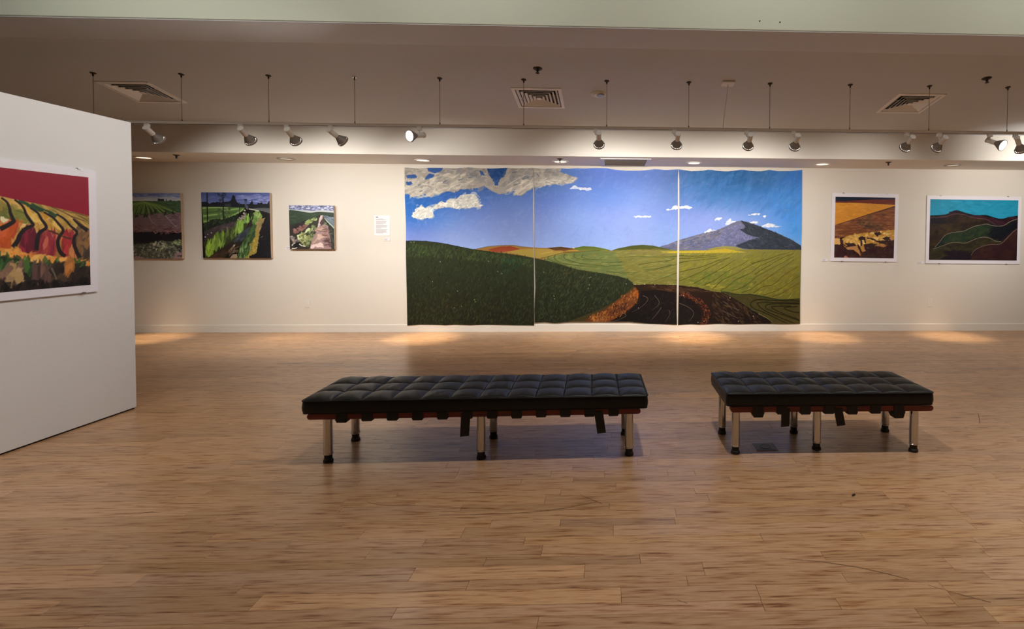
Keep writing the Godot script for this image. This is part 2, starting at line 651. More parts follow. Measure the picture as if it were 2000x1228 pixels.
func ceiling_things() -> void:
	var sb := slope_basis()
	# three square air diffusers let into the sloping ceiling
	var where := ["nearest the freestanding display wall", "above the middle of the light track", "over the right end of the light track"]
	for i in 3:
		var t := thing("air_diffuser", "square white ceiling air diffuser with nested louvres, " + where[i], "air vent", Vector3(DIFFUSER_X[i], slope_y(DIFFUSER_Z), DIFFUSER_Z), "square ceiling diffusers", sb)
		var st := mb()
		square_ring(st, 0.256, 0.001, 0.256, -0.007)
		square_ring(st, 0.256, -0.007, 0.221, -0.010)
		square_ring(st, 0.221, -0.010, 0.217, 0.030)
		obj("frame", st, M.bright_metal, t)
		st = mb()
		square_ring(st, 0.219, 0.0, 0.219, 0.13)
		quad(st, Vector3(-0.219, 0.13, -0.219), Vector3(0.219, 0.13, -0.219), Vector3(0.219, 0.13, 0.219), Vector3(-0.219, 0.13, 0.219), Vector3.DOWN)
		obj("throat", st, M.black_gap, t)
		for k in 5:
			var b := 0.211 - k * 0.038
			st = mb()
			square_ring(st, b - 0.022, 0.012, b, -0.005)
			square_ring(st, b, -0.005, b - 0.002, -0.008)
			square_ring(st, b - 0.002, -0.008, b - 0.024, 0.010)
			obj("louvre", st, M.bright_metal, t)
		st = mb()
		box(st, Vector3(0, -0.006, 0), Vector3(0.046, 0.008, 0.046), 0.002)
		obj("center_plate", st, M.bright_metal, t)
	# sprinklers in the sloping ceiling
	for s in [[1050, 134, "beside the middle air diffuser"], [1927, 153, "above the right end of the track"]]:
		sprinkler(on_slope(s[0], s[1]), "dark pendent fire sprinkler on the sloping ceiling, " + s[2], sb, 1.15)
	var t := thing("smoke_detector", "round white smoke detector with a grey grille on the sloping ceiling", "smoke detector", on_slope(1169, 183.5), "", sb)
	var st := mb()
	lathe(st, [Vector2(0, -0.022), Vector2(0.05, -0.022), Vector2(0.066, -0.012), Vector2(0.078, -0.008), Vector2(0.082, 0.0)], 28)
	obj("base", st, M.white_plastic, t)
	st = mb()
	lathe(st, [Vector2(0, -0.029), Vector2(0.038, -0.028), Vector2(0.042, -0.020)], 20, Transform3D(Basis(), Vector3(0.022, 0, 0.012)))
	obj("grille", st, M.grey_metal, t)


func sprinkler(at: Vector3, label: String, b := Basis(), k := 1.0) -> void:
	var t := thing("sprinkler", label, "sprinkler", at, "fire sprinklers", b)
	var st := mb()
	lathe(st, [Vector2(0, -0.012 * k), Vector2(0.018 * k, -0.012 * k), Vector2(0.034 * k, -0.005 * k), Vector2(0.04 * k, 0.0)], 20)
	obj("escutcheon", st, M.dark_metal, t)
	st = mb()
	lathe(st, [Vector2(0.011, -0.008), Vector2(0.011, -0.03), Vector2(0.006, -0.034), Vector2(0.006, -0.042)], 10)
	obj("nozzle", st, M.dark_metal, t)
	st = mb()
	lathe(st, [Vector2(0, -0.046), Vector2(0.016 * k, -0.045), Vector2(0.016 * k, -0.042), Vector2(0, -0.042)], 14)
	obj("deflector", st, M.dark_metal, t)


# ================= track and its lamps =================
const WARM := Color(1.0, 0.985, 0.96)


func track_lamp(x: float, d: Vector3, label: String, lit: bool, energy: float, side := 1.0, y := TRACK_Y, z := TRACK_Z, cone := 56.0, group := "white track spotlights") -> void:
	d = d.normalized()
	var t := thing("track_light", label, "spotlight", Vector3(x, y - 0.011, z), group)
	var st := mb()
	box(st, Vector3(0, -0.018, 0), Vector3(0.042, 0.034, 0.034), 0.003)
	obj("adapter", st, M.white_plastic, t)
	var piv := Vector3(0.034 if side > 0.0 else -0.006, -0.084, 0.0)
	st = mb()
	tube(st, [Vector3(0, -0.034, 0), Vector3(0, -0.05, 0), piv + Vector3(-0.012 * side, 0.016, 0), piv], 0.007, 8)
	obj("stem", st, M.white_metal, t)
	var b := aimed(d)
	var tr := Transform3D(b, piv)
	st = mb()
	lathe(st, [Vector2(0, -0.062), Vector2(0.020, -0.062), Vector2(0.024, -0.056), Vector2(0.024, 0.022), Vector2(0.021, 0.028), Vector2(0.0, 0.028)], 20, tr)
	obj("socket", st, M.white_plastic, t)
	st = mb()
	lathe(st, [Vector2(0, -0.070), Vector2(0.027, -0.069), Vector2(0.029, -0.064), Vector2(0.027, -0.059), Vector2(0, -0.059)], 20, tr)
	obj("end_cap", st, M.white_plastic, t)
	st = mb()
	lathe(st, [Vector2(0.018, 0.024), Vector2(0.022, 0.034), Vector2(0.034, 0.055), Vector2(0.046, 0.078), Vector2(0.054, 0.098)], 32, tr, 0.2)
	lathe(st, [Vector2(0.052, 0.096), Vector2(0.058, 0.099), Vector2(0.058, 0.112), Vector2(0.052, 0.114), Vector2(0.050, 0.111)], 24, tr)
	lathe(st, [Vector2(0.016, 0.024), Vector2(0.044, 0.086), Vector2(0.05, 0.098)], 16, tr)
	var lamp := obj("lamp", st, M.lamp_metal, t)
	st = mb()
	lathe(st, [Vector2(0.051, 0.111), Vector2(0.03, 0.114), Vector2(0, 0.115)], 24, tr)
	obj("lamp_glass", st, M.spot_glass, lamp)
	spot(t, "beam_light", piv + d * 0.125, d, energy, cone, WARM, 0.05)


func track_and_lamps() -> void:
	var st := mb()
	var t := thing("light_track", "long white light track hung on cables under the sloping ceiling", "light track", Vector3(0, TRACK_Y, TRACK_Z))
	box(st, Vector3(0, 0, 0), Vector3(X1 - X0 - 0.4, 0.025, 0.034), 0.002)
	obj("rail", st, M.trim_paint, t)
	st = mb()
	box(st, Vector3(0, -0.0125, 0), Vector3(X1 - X0 - 0.44, 0.003, 0.014), 0.0)
	obj("slot", st, M.black_gap, t)
	# twelve cable hangers
	for i in 12:
		var x: float = -4.954 + i * 0.8185
		var top := slope_y(TRACK_Z)
		var k := thing("cable_hanger", "thin ceiling cable with dark round canopy carrying the white light track", "cable", Vector3(x, top, TRACK_Z), "cables carrying the light track")
		var lab: String = ["first cable hanger from the left, beside the display wall and the left diffuser", "second cable hanger from the left, crossing the right corner of the left diffuser", "cable hanger between the second and third spotlights from the left", "cable hanger with a bright glint on its canopy, near the fourth spotlight", "cable hanger right of the lit spotlight at the left", "cable hanger crossing the middle ceiling diffuser", "cable hanger right of the smoke detector", "cable hanger just left of the square power feed", "cable hanger just right of the square power feed", "cable hanger left of the right ceiling diffuser", "cable hanger crossing the right ceiling diffuser", "last cable hanger at the right edge, near the lit spotlight"][i]
		k.set_meta("label", lab)
		st = mb()
		lathe(st, [Vector2(0, -0.008), Vector2(0.018, -0.008), Vector2(0.025, -0.003), Vector2(0.026, 0.002)], 18, Transform3D(slope_basis(), Vector3.ZERO))
		obj("canopy", st, M.dark_metal if i != 3 else M.steel, k)
		st = mb()
		lathe(st, [Vector2(0.008, -0.004), Vector2(0.007, -0.028), Vector2(0.003, -0.034), Vector2(0, -0.034)], 10)
		obj("stud", st, M.dark_metal, k)
		st = mb()
		var down := TRACK_Y + 0.011 - top
		tube(st, [Vector3(0, -0.03, 0), Vector3(0, down, 0)], 0.0024, 6)
		lathe(st, [Vector2(0.002, down + 0.022), Vector2(0.006, down + 0.018), Vector2(0.006, down), Vector2(0, down)], 8)
		obj("wire", st, M.cable, k)
	# the power feed
	var f := on_slope(1422, 161.5)
	var p := thing("power_feed", "square white ceiling box with a cord running down to the light track", "power feed", f)
	st = mb()
	box(st, Vector3(0, -0.010, 0), Vector3(0.125, 0.018, 0.1), 0.003, Transform3D(slope_basis(), Vector3.ZERO))
	obj("canopy", st, M.white_plastic, p)
	st = mb()
	var e := Vector3(on_z(1412, 249, TRACK_Z).x - f.x, TRACK_Y - f.y, TRACK_Z - f.z)
	tube(st, [Vector3(0, -0.015, 0), e * 0.25 + Vector3(0.003, 0, 0), e * 0.5, e * 0.75 - Vector3(0.004, 0, 0), e], 0.0035, 6)
	obj("cord", st, M.white_plastic, p)
	# the lamps: x, aim, lit face seen, light, words
	var L := [
		[-4.463, Vector3(0.06, -0.66, -1), false, 1.9, "leftmost track spotlight, beside the display wall"],
		[-3.585, Vector3(0.04, -0.66, -1), false, 2.1, "second track spotlight from the left, aimed at the ditch painting"],
		[-3.149, Vector3(0.02, -0.62, -1), false, 1.8, "third track spotlight from the left, close beside another spotlight"],
		[-2.73, Vector3(0.55, -0.66, -1), false, 2.1, "fourth track spotlight from the left, swivelled to the right"],
		[-1.879, Vector3(-0.5, -0.22, 0.84), true, 1.2, "glaring lit track spotlight turned left, above the mural's left panel"],
		[-0.154, Vector3(0.0, -0.62, -1), false, 3.0, "track spotlight aimed at the wall above the mural's middle panel"],
		[0.632, Vector3(0.0, -0.6, -1), false, 1.9, "track spotlight with white end cap above the gap of mural's right panel"],
		[1.36, Vector3(0.05, -0.62, -1), false, 1.9, "left one of the pair of spotlights above the mural's right panel"],
		[1.839, Vector3(0.08, -0.64, -1), false, 1.5, "right one of the pair of spotlights above the mural's right panel"],
		[3.003, Vector3(0.0, -0.58, -1), false, 0.6, "left one of two spotlights aimed at the orange hill print"],
		[3.339, Vector3(-0.05, -0.58, -1), false, 0.5, "right one of two spotlights aimed at the orange hill print"],
		[3.87, Vector3(0.35, -0.45, 0.82), true, 1.0, "glaring lit track spotlight turned right, above the teal sky print"],
		[4.139, Vector3(0.6, -0.62, -0.45), false, 1.2, "white track spotlight cut by the right edge of the view"],
		[5.4, Vector3(0.0, -0.22, -1), false, 2.6, "track spotlight aimed at the teal sky print, outside the view"],
	]
	for a in L:
		track_lamp(a[0], a[1], "white " + a[4] if not a[2] else "white " + a[4], a[2], a[3], -1.0 if a[1].x < -0.3 else 1.0)


# ================= under the soffit =================
func soffit_things() -> void:
	var words := ["at the far left beside the display wall", "above the ditch painting, its lamp set deep", "above the mural's cloudy left panel", "above the mural's middle panel, behind a sprinkler", "above the mural's right panel, fully bright", "above the orange hill print, fully bright", "above the teal sky print, its lamp set deep"]
	var xs := [-6.019, -4.225, -2.47, -0.669, 1.113, 2.856, 4.662]
	for i in 7:
		var t := thing("downlight", "round recessed downlight in the soffit " + words[i], "downlight", Vector3(xs[i], SOFFIT_Y, 0.425), "soffit downlights")
		var st := mb()
		lathe(st, [Vector2(0.108, 0.001), Vector2(0.107, -0.005), Vector2(0.098, -0.010), Vector2(0.088, -0.011), Vector2(0.082, -0.006), Vector2(0.080, -0.001)], 32)
		obj("trim_ring", st, M.grey_metal if i in [1, 6] else M.white_metal, t)
		st = mb()
		lathe(st, [Vector2(0.081, -0.003), Vector2(0.04, -0.0025), Vector2(0, -0.002)], 28)
		obj("lamp_lens", st, M.down_glass if not i in [1, 6] else M.down_dim, t)
		spot(t, "down_beam", Vector3(0, -0.02, 0), Vector3(0, -1, 0.02), [6.0, 2.0, 7.5, 1.2, 7.0, 6.0, 5.5][i], 15.0, Color(1.0, 0.92, 0.78), 0.07)
	for s in [[342, 302, "above the left field painting"], [1091, 306, "in front of the downlight above the mural's middle"], [1737, 316, "between the two prints at the right"]]:
		var p := on_y(s[0], s[1], SOFFIT_Y)
		p.z = 0.66
		p.x = on_y(s[0], s[1], SOFFIT_Y).x
		sprinkler(p, "small dark sprinkler under the soffit " + s[2])
	# return air grille
	var g := thing("return_grille", "square white-framed return air grille in the soffit above the mural", "air vent", Vector3(0.192, SOFFIT_Y, 0.40))
	var st := mb()
	for e in [[0, 0.325, 0.65, 0.05], [0, -0.325, 0.65, 0.05]]:
		box(st, Vector3(e[0], -0.005, e[1]), Vector3(e[2], 0.010, e[3]), 0.002)
	for e in [-0.30, 0.30]:
		box(st, Vector3(e, -0.005, 0), Vector3(0.05, 0.010, 0.60), 0.002)
	obj("frame", st, M.white_metal, g)
	st = mb()
	box(st, Vector3(0, -0.0008, 0), Vector3(0.55, 0.001, 0.6), 0.0)
	obj("backing", st, M.dark_metal, g)
	for k in 13:
		st = mb()
		box(st, Vector3(0, -0.005, -0.288 + k * 0.048), Vector3(0.55, 0.007, 0.004), 0.0, Transform3D())
		obj("slat", st, M.cable, g)


# ================= small things on the wall =================
func wall_things() -> void:
	# the sheet of wall text
	var a := on_z(731, 421)
	var t := thing("wall_text", "white printed sheet of text on the wall left of the mural", "sign", Vector3(-3.177, 1.484, 0))
	var st := mb()
	box(st, Vector3(0, 0, 0.003), Vector3(0.216, 0.279, 0.005), 0.0005)
	obj("sheet", st, M.white_paper, t)
	var y := 0.117
	var r := RandomNumberGenerator.new()
	r.seed = 5
	st = mb()
	box(st, Vector3(-0.068, y, 0.0056), Vector3(0.03, 0.011, 0.0006), 0.0)
	obj("heading", st, M.ink_dark, t)
	st = mb()
	var line := 0
	for k in 19:
		y -= 0.0115
		if k in [0, 3, 8, 13]:
			continue
		var w := 0.155 - r.randf() * 0.02
		if k in [1]:
			w = 0.10
		if k in [7, 12, 18]:
			w = 0.06 + r.randf() * 0.05
		box(st, Vector3(-0.083 + w * 0.5, y, 0.0056), Vector3(w, 0.0045, 0.0005), 0.0)
	obj("text_lines", st, M.ink_grey, t)
	# title cards
	for c in [[749.5, 465, 762, 470, "below the sheet of wall text"], [392, 498.5, 404, 504, "at the lower left of the ditch painting"], [558, 481, 571, 486.5, "at the lower left of the small path painting"], [1604, 505, 1617, 510.5, "at the lower left of the orange hill print"], [1791, 509.5, 1804, 515, "at the lower left of the teal sky print"]]:
		var p := on_z(c[0], c[1])
		var q := on_z(c[2], c[3])
		var k := thing("title_card", "tiny white title card on the wall " + c[4], "label", Vector3((p.x + q.x) * 0.5, (p.y + q.y) * 0.5, 0), "title cards")
		st = mb()
		box(st, Vector3(0, 0, 0.004), Vector3(0.09, 0.038, 0.006), 0.0005)
		obj("card", st, M.white_paper, k)
		st = mb()
		for e in 3:
			box(st, Vector3(-0.012, 0.009 - e * 0.009, 0.0072), Vector3(0.05 - e * 0.008, 0.003, 0.0004), 0.0)
		obj("text_lines", st, M.ink_grey, k)
	# wall outlets
	for c in [[601, 592.5, "under the small path painting"], [1816, 590.5, "under the teal sky print"]]:
		var k := thing("wall_outlet", "white double electrical outlet on the back wall " + c[2], "outlet", on_z(c[0], c[1]), "wall outlets")
		st = mb()
		box(st, Vector3(0, 0, 0.003), Vector3(0.072, 0.117, 0.006), 0.002)
		obj("plate", st, M.white_plastic, k)
		for s in [-1, 1]:
			st = mb()
			var o := PackedVector2Array()
			for i in 16:
				o.append(Vector2(cos(TAU * i / 16) * 0.017, clampf(sin(TAU * i / 16) * 0.017, -0.014, 0.014) + s * 0.0195))
			slab(st, o, 0.005, 0.008)
			obj("receptacle", st, M.trim_paint, k)
	# two small nail holes' heads left in the beam face
	for c in [[1483.5, 41.5], [1523, 43.5]]:
		var p := on_z(c[0], c[1], BEAM_FRONT)
		st = mb()
		lathe(st, [Vector2(0, 0.005), Vector2(0.005, 0.004), Vector2(0.0055, 0.0)], 10, Transform3D(Basis(Vector3.RIGHT, PI / 2), Vector3.ZERO))
		var n := obj("nail", st, M.dark_metal)
		n.position = p + Vector3(0, 0, 0.004)
		tag(n, "tiny nail left in the cream beam face, " + ("left" if c[0] < 1500 else "right") + " one of two side by side", "nail", "nails in the beam")


func floor_things() -> void:
	var t := thing("floor_outlet", "small square metal floor outlet lid under the right bench", "floor outlet", Vector3(0.985, 0, 4.315), "", Basis(Vector3.UP, 0.0))
	var st := mb()
	box(st, Vector3(0, 0.0015, 0), Vector3(0.138, 0.003, 0.122), 0.001)
	obj("plate", st, M.box_lid, t)
	st = mb()
	box(st, Vector3(0, 0.0035, 0), Vector3(0.105, 0.002, 0.09), 0.0008)
	obj("lid", st, M.cable, t)
	st = mb()
	lathe(st, [Vector2(0.030, 0.0045), Vector2(0.030, 0.006), Vector2(0.036, 0.006), Vector2(0.036, 0.0045)], 24)
	obj("ring", st, M.box_lid, t)
	# a dark scrap of leaf
	var p := on_y(1667, 967)
	st = mb()
	var o := PackedVector2Array([Vector2(-0.02, -0.003), Vector2(-0.008, -0.007), Vector2(0.008, -0.006), Vector2(0.02, 0.002), Vector2(0.01, 0.007), Vector2(-0.006, 0.006)])
	slab(st, o, 0.0, 0.003, Transform3D(Basis(Vector3.RIGHT, -PI / 2), Vector3.ZERO))
	var c := obj("leaf_scrap", st, M.chip)
	c.transform = Transform3D(Basis(Vector3.UP, 0.6), Vector3(p.x, 0.0005, p.z))
	tag(c, "tiny dark scrap lying on the floorboards in front of the right bench", "scrap")


func hall_lamps() -> void:
	# the hall this picture is taken from has a track of its own, above the frame
	var st := mb()
	var t := thing("light_track", "white light track of the hall in front of the beam", "light track", Vector3(0, 3.95, 5.0))
	box(st, Vector3.ZERO, Vector3(12.0, 0.021, 0.034), 0.002)
	obj("rail", st, M.white_metal, t)
	st = mb()
	for x in [-5.5, -2.75, 0.0, 2.75, 5.5]:
		tube(st, [Vector3(x, 0.01, 0), Vector3(x, HALL_Y - 3.95, 0)], 0.004, 6)
	obj("hanger", st, M.white_metal, t)
	for a in HALL:
		track_lamp(a[0], a[1], a[3], true, a[2], 1.0, 3.95, 5.0, a[4], "hall track spotlights")


const HALL := [
	[-2.4, Vector3(0.1, -1, 0.5), 0.8, "hall spotlight above the display wall", 66.0],
	[-0.7, Vector3(-3.0, -2.5, -0.6), 4.6, "hall spotlight aimed at the red sky print", 43.0],
	[0.4, Vector3(0.1, -1, 0.3), 3.8, "hall spotlight aimed at the floor before the left bench", 66.0],
	[2.9, Vector3(0.1, -1, 0.2), 4.0, "hall spotlight aimed at the floor before the right bench", 66.0],
	[5.0, Vector3(0.1, -1, 0.1), 3.0, "hall spotlight at the right end of the hall track", 66.0],
	[3.6, Vector3(0.0, -0.4, -1), 1.05, "first hall spotlight from the right aimed at the cream beam", 70.0],
	[1.2, Vector3(0.0, -0.4, -1), 1.05, "second hall spotlight from the right aimed at the cream beam", 70.0],
	[-1.2, Vector3(0.0, -0.4, -1), 1.05, "third hall spotlight from the right aimed at the cream beam", 70.0],
	[-3.6, Vector3(0.0, -0.4, -1), 1.05, "last hall spotlight at the left aimed at the cream beam", 70.0],
]


# ================= benches =================
func dome(u: float, v: float) -> float:
	return pow(maxf(sin(PI * u) * sin(PI * v), 0.0), 0.36)


func bench(called: String, label: String, at: Vector3, turn: float, nx: int, w: float, dz: float, cz: float, frame: Vector4, legs: Array, straps: Array, tails: Array, sd: int) -> void:
	var t := thing(called, label, "bench", at, "black tufted leather benches", Basis(Vector3.UP, turn))
	var r := RandomNumberGenerator.new()
	r.seed = sd
	var y0 := 0.309
	var ys := 0.384
	# cushion: boxed sides with a soft bulge, under a field of sewn squares
	var c := mb()
	var hw := w * 0.5
	var hd := dz * 0.5
	var rad := 0.022
	var rim := []
	for k in 4:
		var cx: float = [1, -1, -1, 1][k] * (hw - rad)
		var czz: float = [1, 1, -1, -1][k] * (hd - rad)
		for e in 6:
			var ang := PI / 2 * (k + e / 5.0)
			rim.append([Vector2(cx + cos(ang) * rad, czz + sin(ang) * rad), Vector2(cos(ang), sin(ang))])
	var prof := [[-0.010, 0.0], [-0.001, 0.006], [0.004, 0.02], [0.005, 0.037], [0.003, 0.055], [0.0, ys - y0]]
	for i in rim.size():
		var a: Array = rim[i]
		var b: Array = rim[(i + 1) % rim.size()]
		for k in prof.size() - 1:
			var q := []
			var nn := []
			for e in [[a, k], [b, k], [b, k + 1], [a, k + 1]]:
				var p2: Vector2 = e[0][0] + e[0][1] * prof[e[1]][0]
				q.append(Vector3(p2.x, y0 + prof[e[1]][1], p2.y + cz))
				nn.append(Vector3(e[0][1].x, (0.5 - prof[e[1]][1] / (ys - y0)) * -0.5, e[0][1].y).normalized())
			quadn(c, q, nn)
		tri(c, [Vector3(a[0].x, y0, a[0].y + cz), Vector3(b[0].x, y0, b[0].y + cz), Vector3(0, y0, cz)], [Vector3.DOWN, Vector3.DOWN, Vector3.DOWN], [Vector2.ZERO, Vector2.ZERO, Vector2.ZERO])
	var cushion := obj("cushion", c, M.leather, t)
	for yy in [ys, y0 + 0.004]:
		c = mb()
		var pts := []
		for e in rim:
			var p2: Vector2 = e[0] + e[1] * (0.002 if yy == ys else -0.003)
			pts.append(Vector3(p2.x, yy, p2.y + cz))
		pts.append(pts[0])
		pts.append(pts[1])
		tube(c, pts, 0.0042, 6, false)
		obj("piping", c, M.leather, cushion)
	var cw := (w - 0.004) / nx
	var cd := (dz - 0.004) / 3
	var N := 12
	for i in nx:
		for k in 3:
			var high := 0.021 + r.randf() * 0.005
			var ph := r.randf() * TAU
			var dirw := r.randf() * 1.4 - 0.7
			var wr := (0.0018 if r.randf() < 0.35 else 0.0006)
			var f := func(u: float, v: float) -> Vector3:
				# edges that end the cushion roll over softly
				var uu := u
				var vv := v
				var d := dome(uu, vv)
				var wv := sin((u * cos(dirw) + v * sin(dirw)) * 16.0 + ph) * wr * d * (1.0 - absf(u - 0.5))
				var x := -hw + 0.002 + (i + u) * cw
				var z := -hd + 0.002 + (k + v) * cd
				# rounded plan corners
				var ex := absf(x) - (hw - rad)
				var ez := absf(z) - (hd - rad)
				if ex > 0.0 and ez > 0.0:
					var l := Vector2(ex, ez).length()
					if l > rad - 0.002:
						x = signf(x) * (hw - rad + ex * (rad - 0.002) / l)
						z = signf(z) * (hd - rad + ez * (rad - 0.002) / l)
				return Vector3(x, ys - 0.001 + high * d + wv, z + cz)
			c = mb()
			var g := []
			for a in N + 1:
				var line := []
				for b in N + 1:
					# crowd the grid to the seams
					var u := 0.5 - 0.5 * cos(PI * a / N)
					var v := 0.5 - 0.5 * cos(PI * b / N)
					var e := 0.004
					var p: Vector3 = f.call(u, v)
					var du: Vector3 = f.call(minf(u + e, 1.0), v) - f.call(maxf(u - e, 0.0), v)
					var dv: Vector3 = f.call(u, minf(v + e, 1.0)) - f.call(u, maxf(v - e, 0.0))
					var n := dv.cross(du).normalized()
					line.append([p, n if n.y > 0.0 else -n])
				g.append(line)
			for a in N:
				for b in N:
					quadn(c, [g[a][b][0], g[a + 1][b][0], g[a + 1][b + 1][0], g[a][b + 1][0]], [g[a][b][1], g[a + 1][b][1], g[a + 1][b + 1][1], g[a][b + 1][1]])
			obj("leather_square", c, M.leather, cushion)
	# red-brown wooden frame: two long rails with rounded ends and two end rails
	var ry0 := 0.263
	var ry1 := 0.297
	for s in [frame.w - 0.021, frame.z + 0.021]:
		c = mb()
		var o := PackedVector2Array()
		for e in 9:
			var ang := PI / 2 + PI * e / 8
			o.append(Vector2(frame.x + 0.017 + cos(ang) * 0.017, 0.28 + sin(ang) * 0.017))
		for e in 9:
			var ang := -PI / 2 + PI * e / 8
			o.append(Vector2(frame.y - 0.017 + cos(ang) * 0.017, 0.28 + sin(ang) * 0.017))
		slab(c, o, s - 0.021, s + 0.021)
		obj("rail", c, M.red_wood, t)
	for x in [frame.x + 0.034, frame.y - 0.034]:
		c = mb()
		box(c, Vector3(x, 0.28, (frame.z + frame.w) * 0.5), Vector3(0.042, ry1 - ry0 - 0.002, frame.w - frame.z - 0.086), 0.004)
		obj("end_rail", c, M.red_wood, t)
	# webbing straps looped round the rails
	for i in straps.size():
		var x: float = straps[i][0]
		var sag: float = straps[i][1]
		var sw: float = straps[i][2]
		c = mb()
		var zf := frame.w + 0.004
		var zb := frame.z - 0.004
		box(c, Vector3(x, 0.302, (zf + zb) * 0.5), Vector3(sw, 0.003, zf - zb), 0.0)
		for z in [zf, zb]:
			box(c, Vector3(x, (0.303 + 0.262 - sag) * 0.5, z), Vector3(sw, 0.041 + sag, 0.004), 0.001)
		var under := PackedVector2Array([Vector2(x - sw * 0.5 - sag * 0.5, 0.262), Vector2(x + sw * 0.5 + sag * 0.25, 0.262), Vector2(x + sw * 0.42, 0.254 - sag), Vector2(x - sw * 0.42, 0.254 - sag)])
		slab(c, under, frame.w - 0.05, zf + 0.001)
		slab(c, under, zb - 0.001, frame.z + 0.05)
		obj("strap", c, M.strap, t)
	for e in tails:
		c = mb()
		var x: float = e[0]
		var lean: float = e[1]
		var low: float = e[2]
		slab(c, PackedVector2Array([Vector2(x - 0.027, 0.285), Vector2(x + 0.027, 0.285), Vector2(x + 0.026 + lean, low + 0.003), Vector2(x - 0.026 + lean, low - 0.002)]), frame.w + 0.003, frame.w + 0.007)
		obj("strap_tail", c, M.strap, t)
	# legs of brushed tube on black rubber feet
	for l in legs:
		c = mb()
		var lift: float = l[2]
		var tr := Transform3D(Basis(), Vector3(l[0], lift, l[1]))
		lathe(c, [Vector2(0, 0.262 - lift), Vector2(0.0255, 0.262 - lift), Vector2(0.0255, 0.054), Vector2(0.0275, 0.052), Vector2(0.0275, 0.047), Vector2(0, 0.047)], 28, tr)
		var leg := obj("leg", c, M.steel, t)
		c = mb()
		lathe(c, [Vector2(0, 0.05), Vector2(0.0225, 0.05), Vector2(0.0215, 0.022), Vector2(0.0265, 0.016), Vector2(0.028, 0.003), Vector2(0.025, 0.0), Vector2(0, 0.0)], 24, tr)
		obj("foot", c, M.rubber, leg)


func benches() -> void:
	# local frame: x along the bench, z towards the camera
	var s1 := []
	for i in 12:
		s1.append([-0.790 + i * 0.1437, [0.010, 0.004, 0.003, 0.004, 0.002, 0.0, 0.002, 0.004, 0.0, 0.001, 0.002, 0.0][i], 0.062])
	bench("long_bench", "long black tufted leather bench on six steel legs, left of the two", Vector3(-0.776, 0, 4.27), deg_to_rad(1.75), 12, 1.985, 0.52, -0.010, Vector4(-0.985, 0.955, -0.235, 0.205), [[-0.886, 0.165, 0.0], [0.0, 0.168, 0.0], [0.888, 0.168, 0.0], [-0.873, -0.172, 0.0], [0.012, -0.168, 0.0], [0.882, -0.180, 0.0]], s1, [[-0.080, -0.008, 0.150], [0.700, 0.020, 0.152]], 11)
	var s2 := []
	for i in 7:
		s2.append([-0.440 + i * 0.146, [0.022, 0.004, 0.006, 0.004, 0.008, 0.004, 0.034][i], 0.064])
	bench("short_bench", "short black tufted leather bench on six steel legs, right of the two", Vector3(1.345, 0, 4.23), 0.0, 8, 1.28, 0.52, -0.025, Vector4(-0.610, 0.655, -0.260, 0.205), [[-0.571, 0.172, 0.0], [-0.055, 0.150, 0.008], [0.549, 0.176, 0.0], [-0.584, -0.166, 0.0], [-0.092, -0.165, 0.0], [0.549, -0.175, 0.0]], s2, [[-0.272, -0.002, 0.175], [0.052, 0.022, 0.178]], 12)


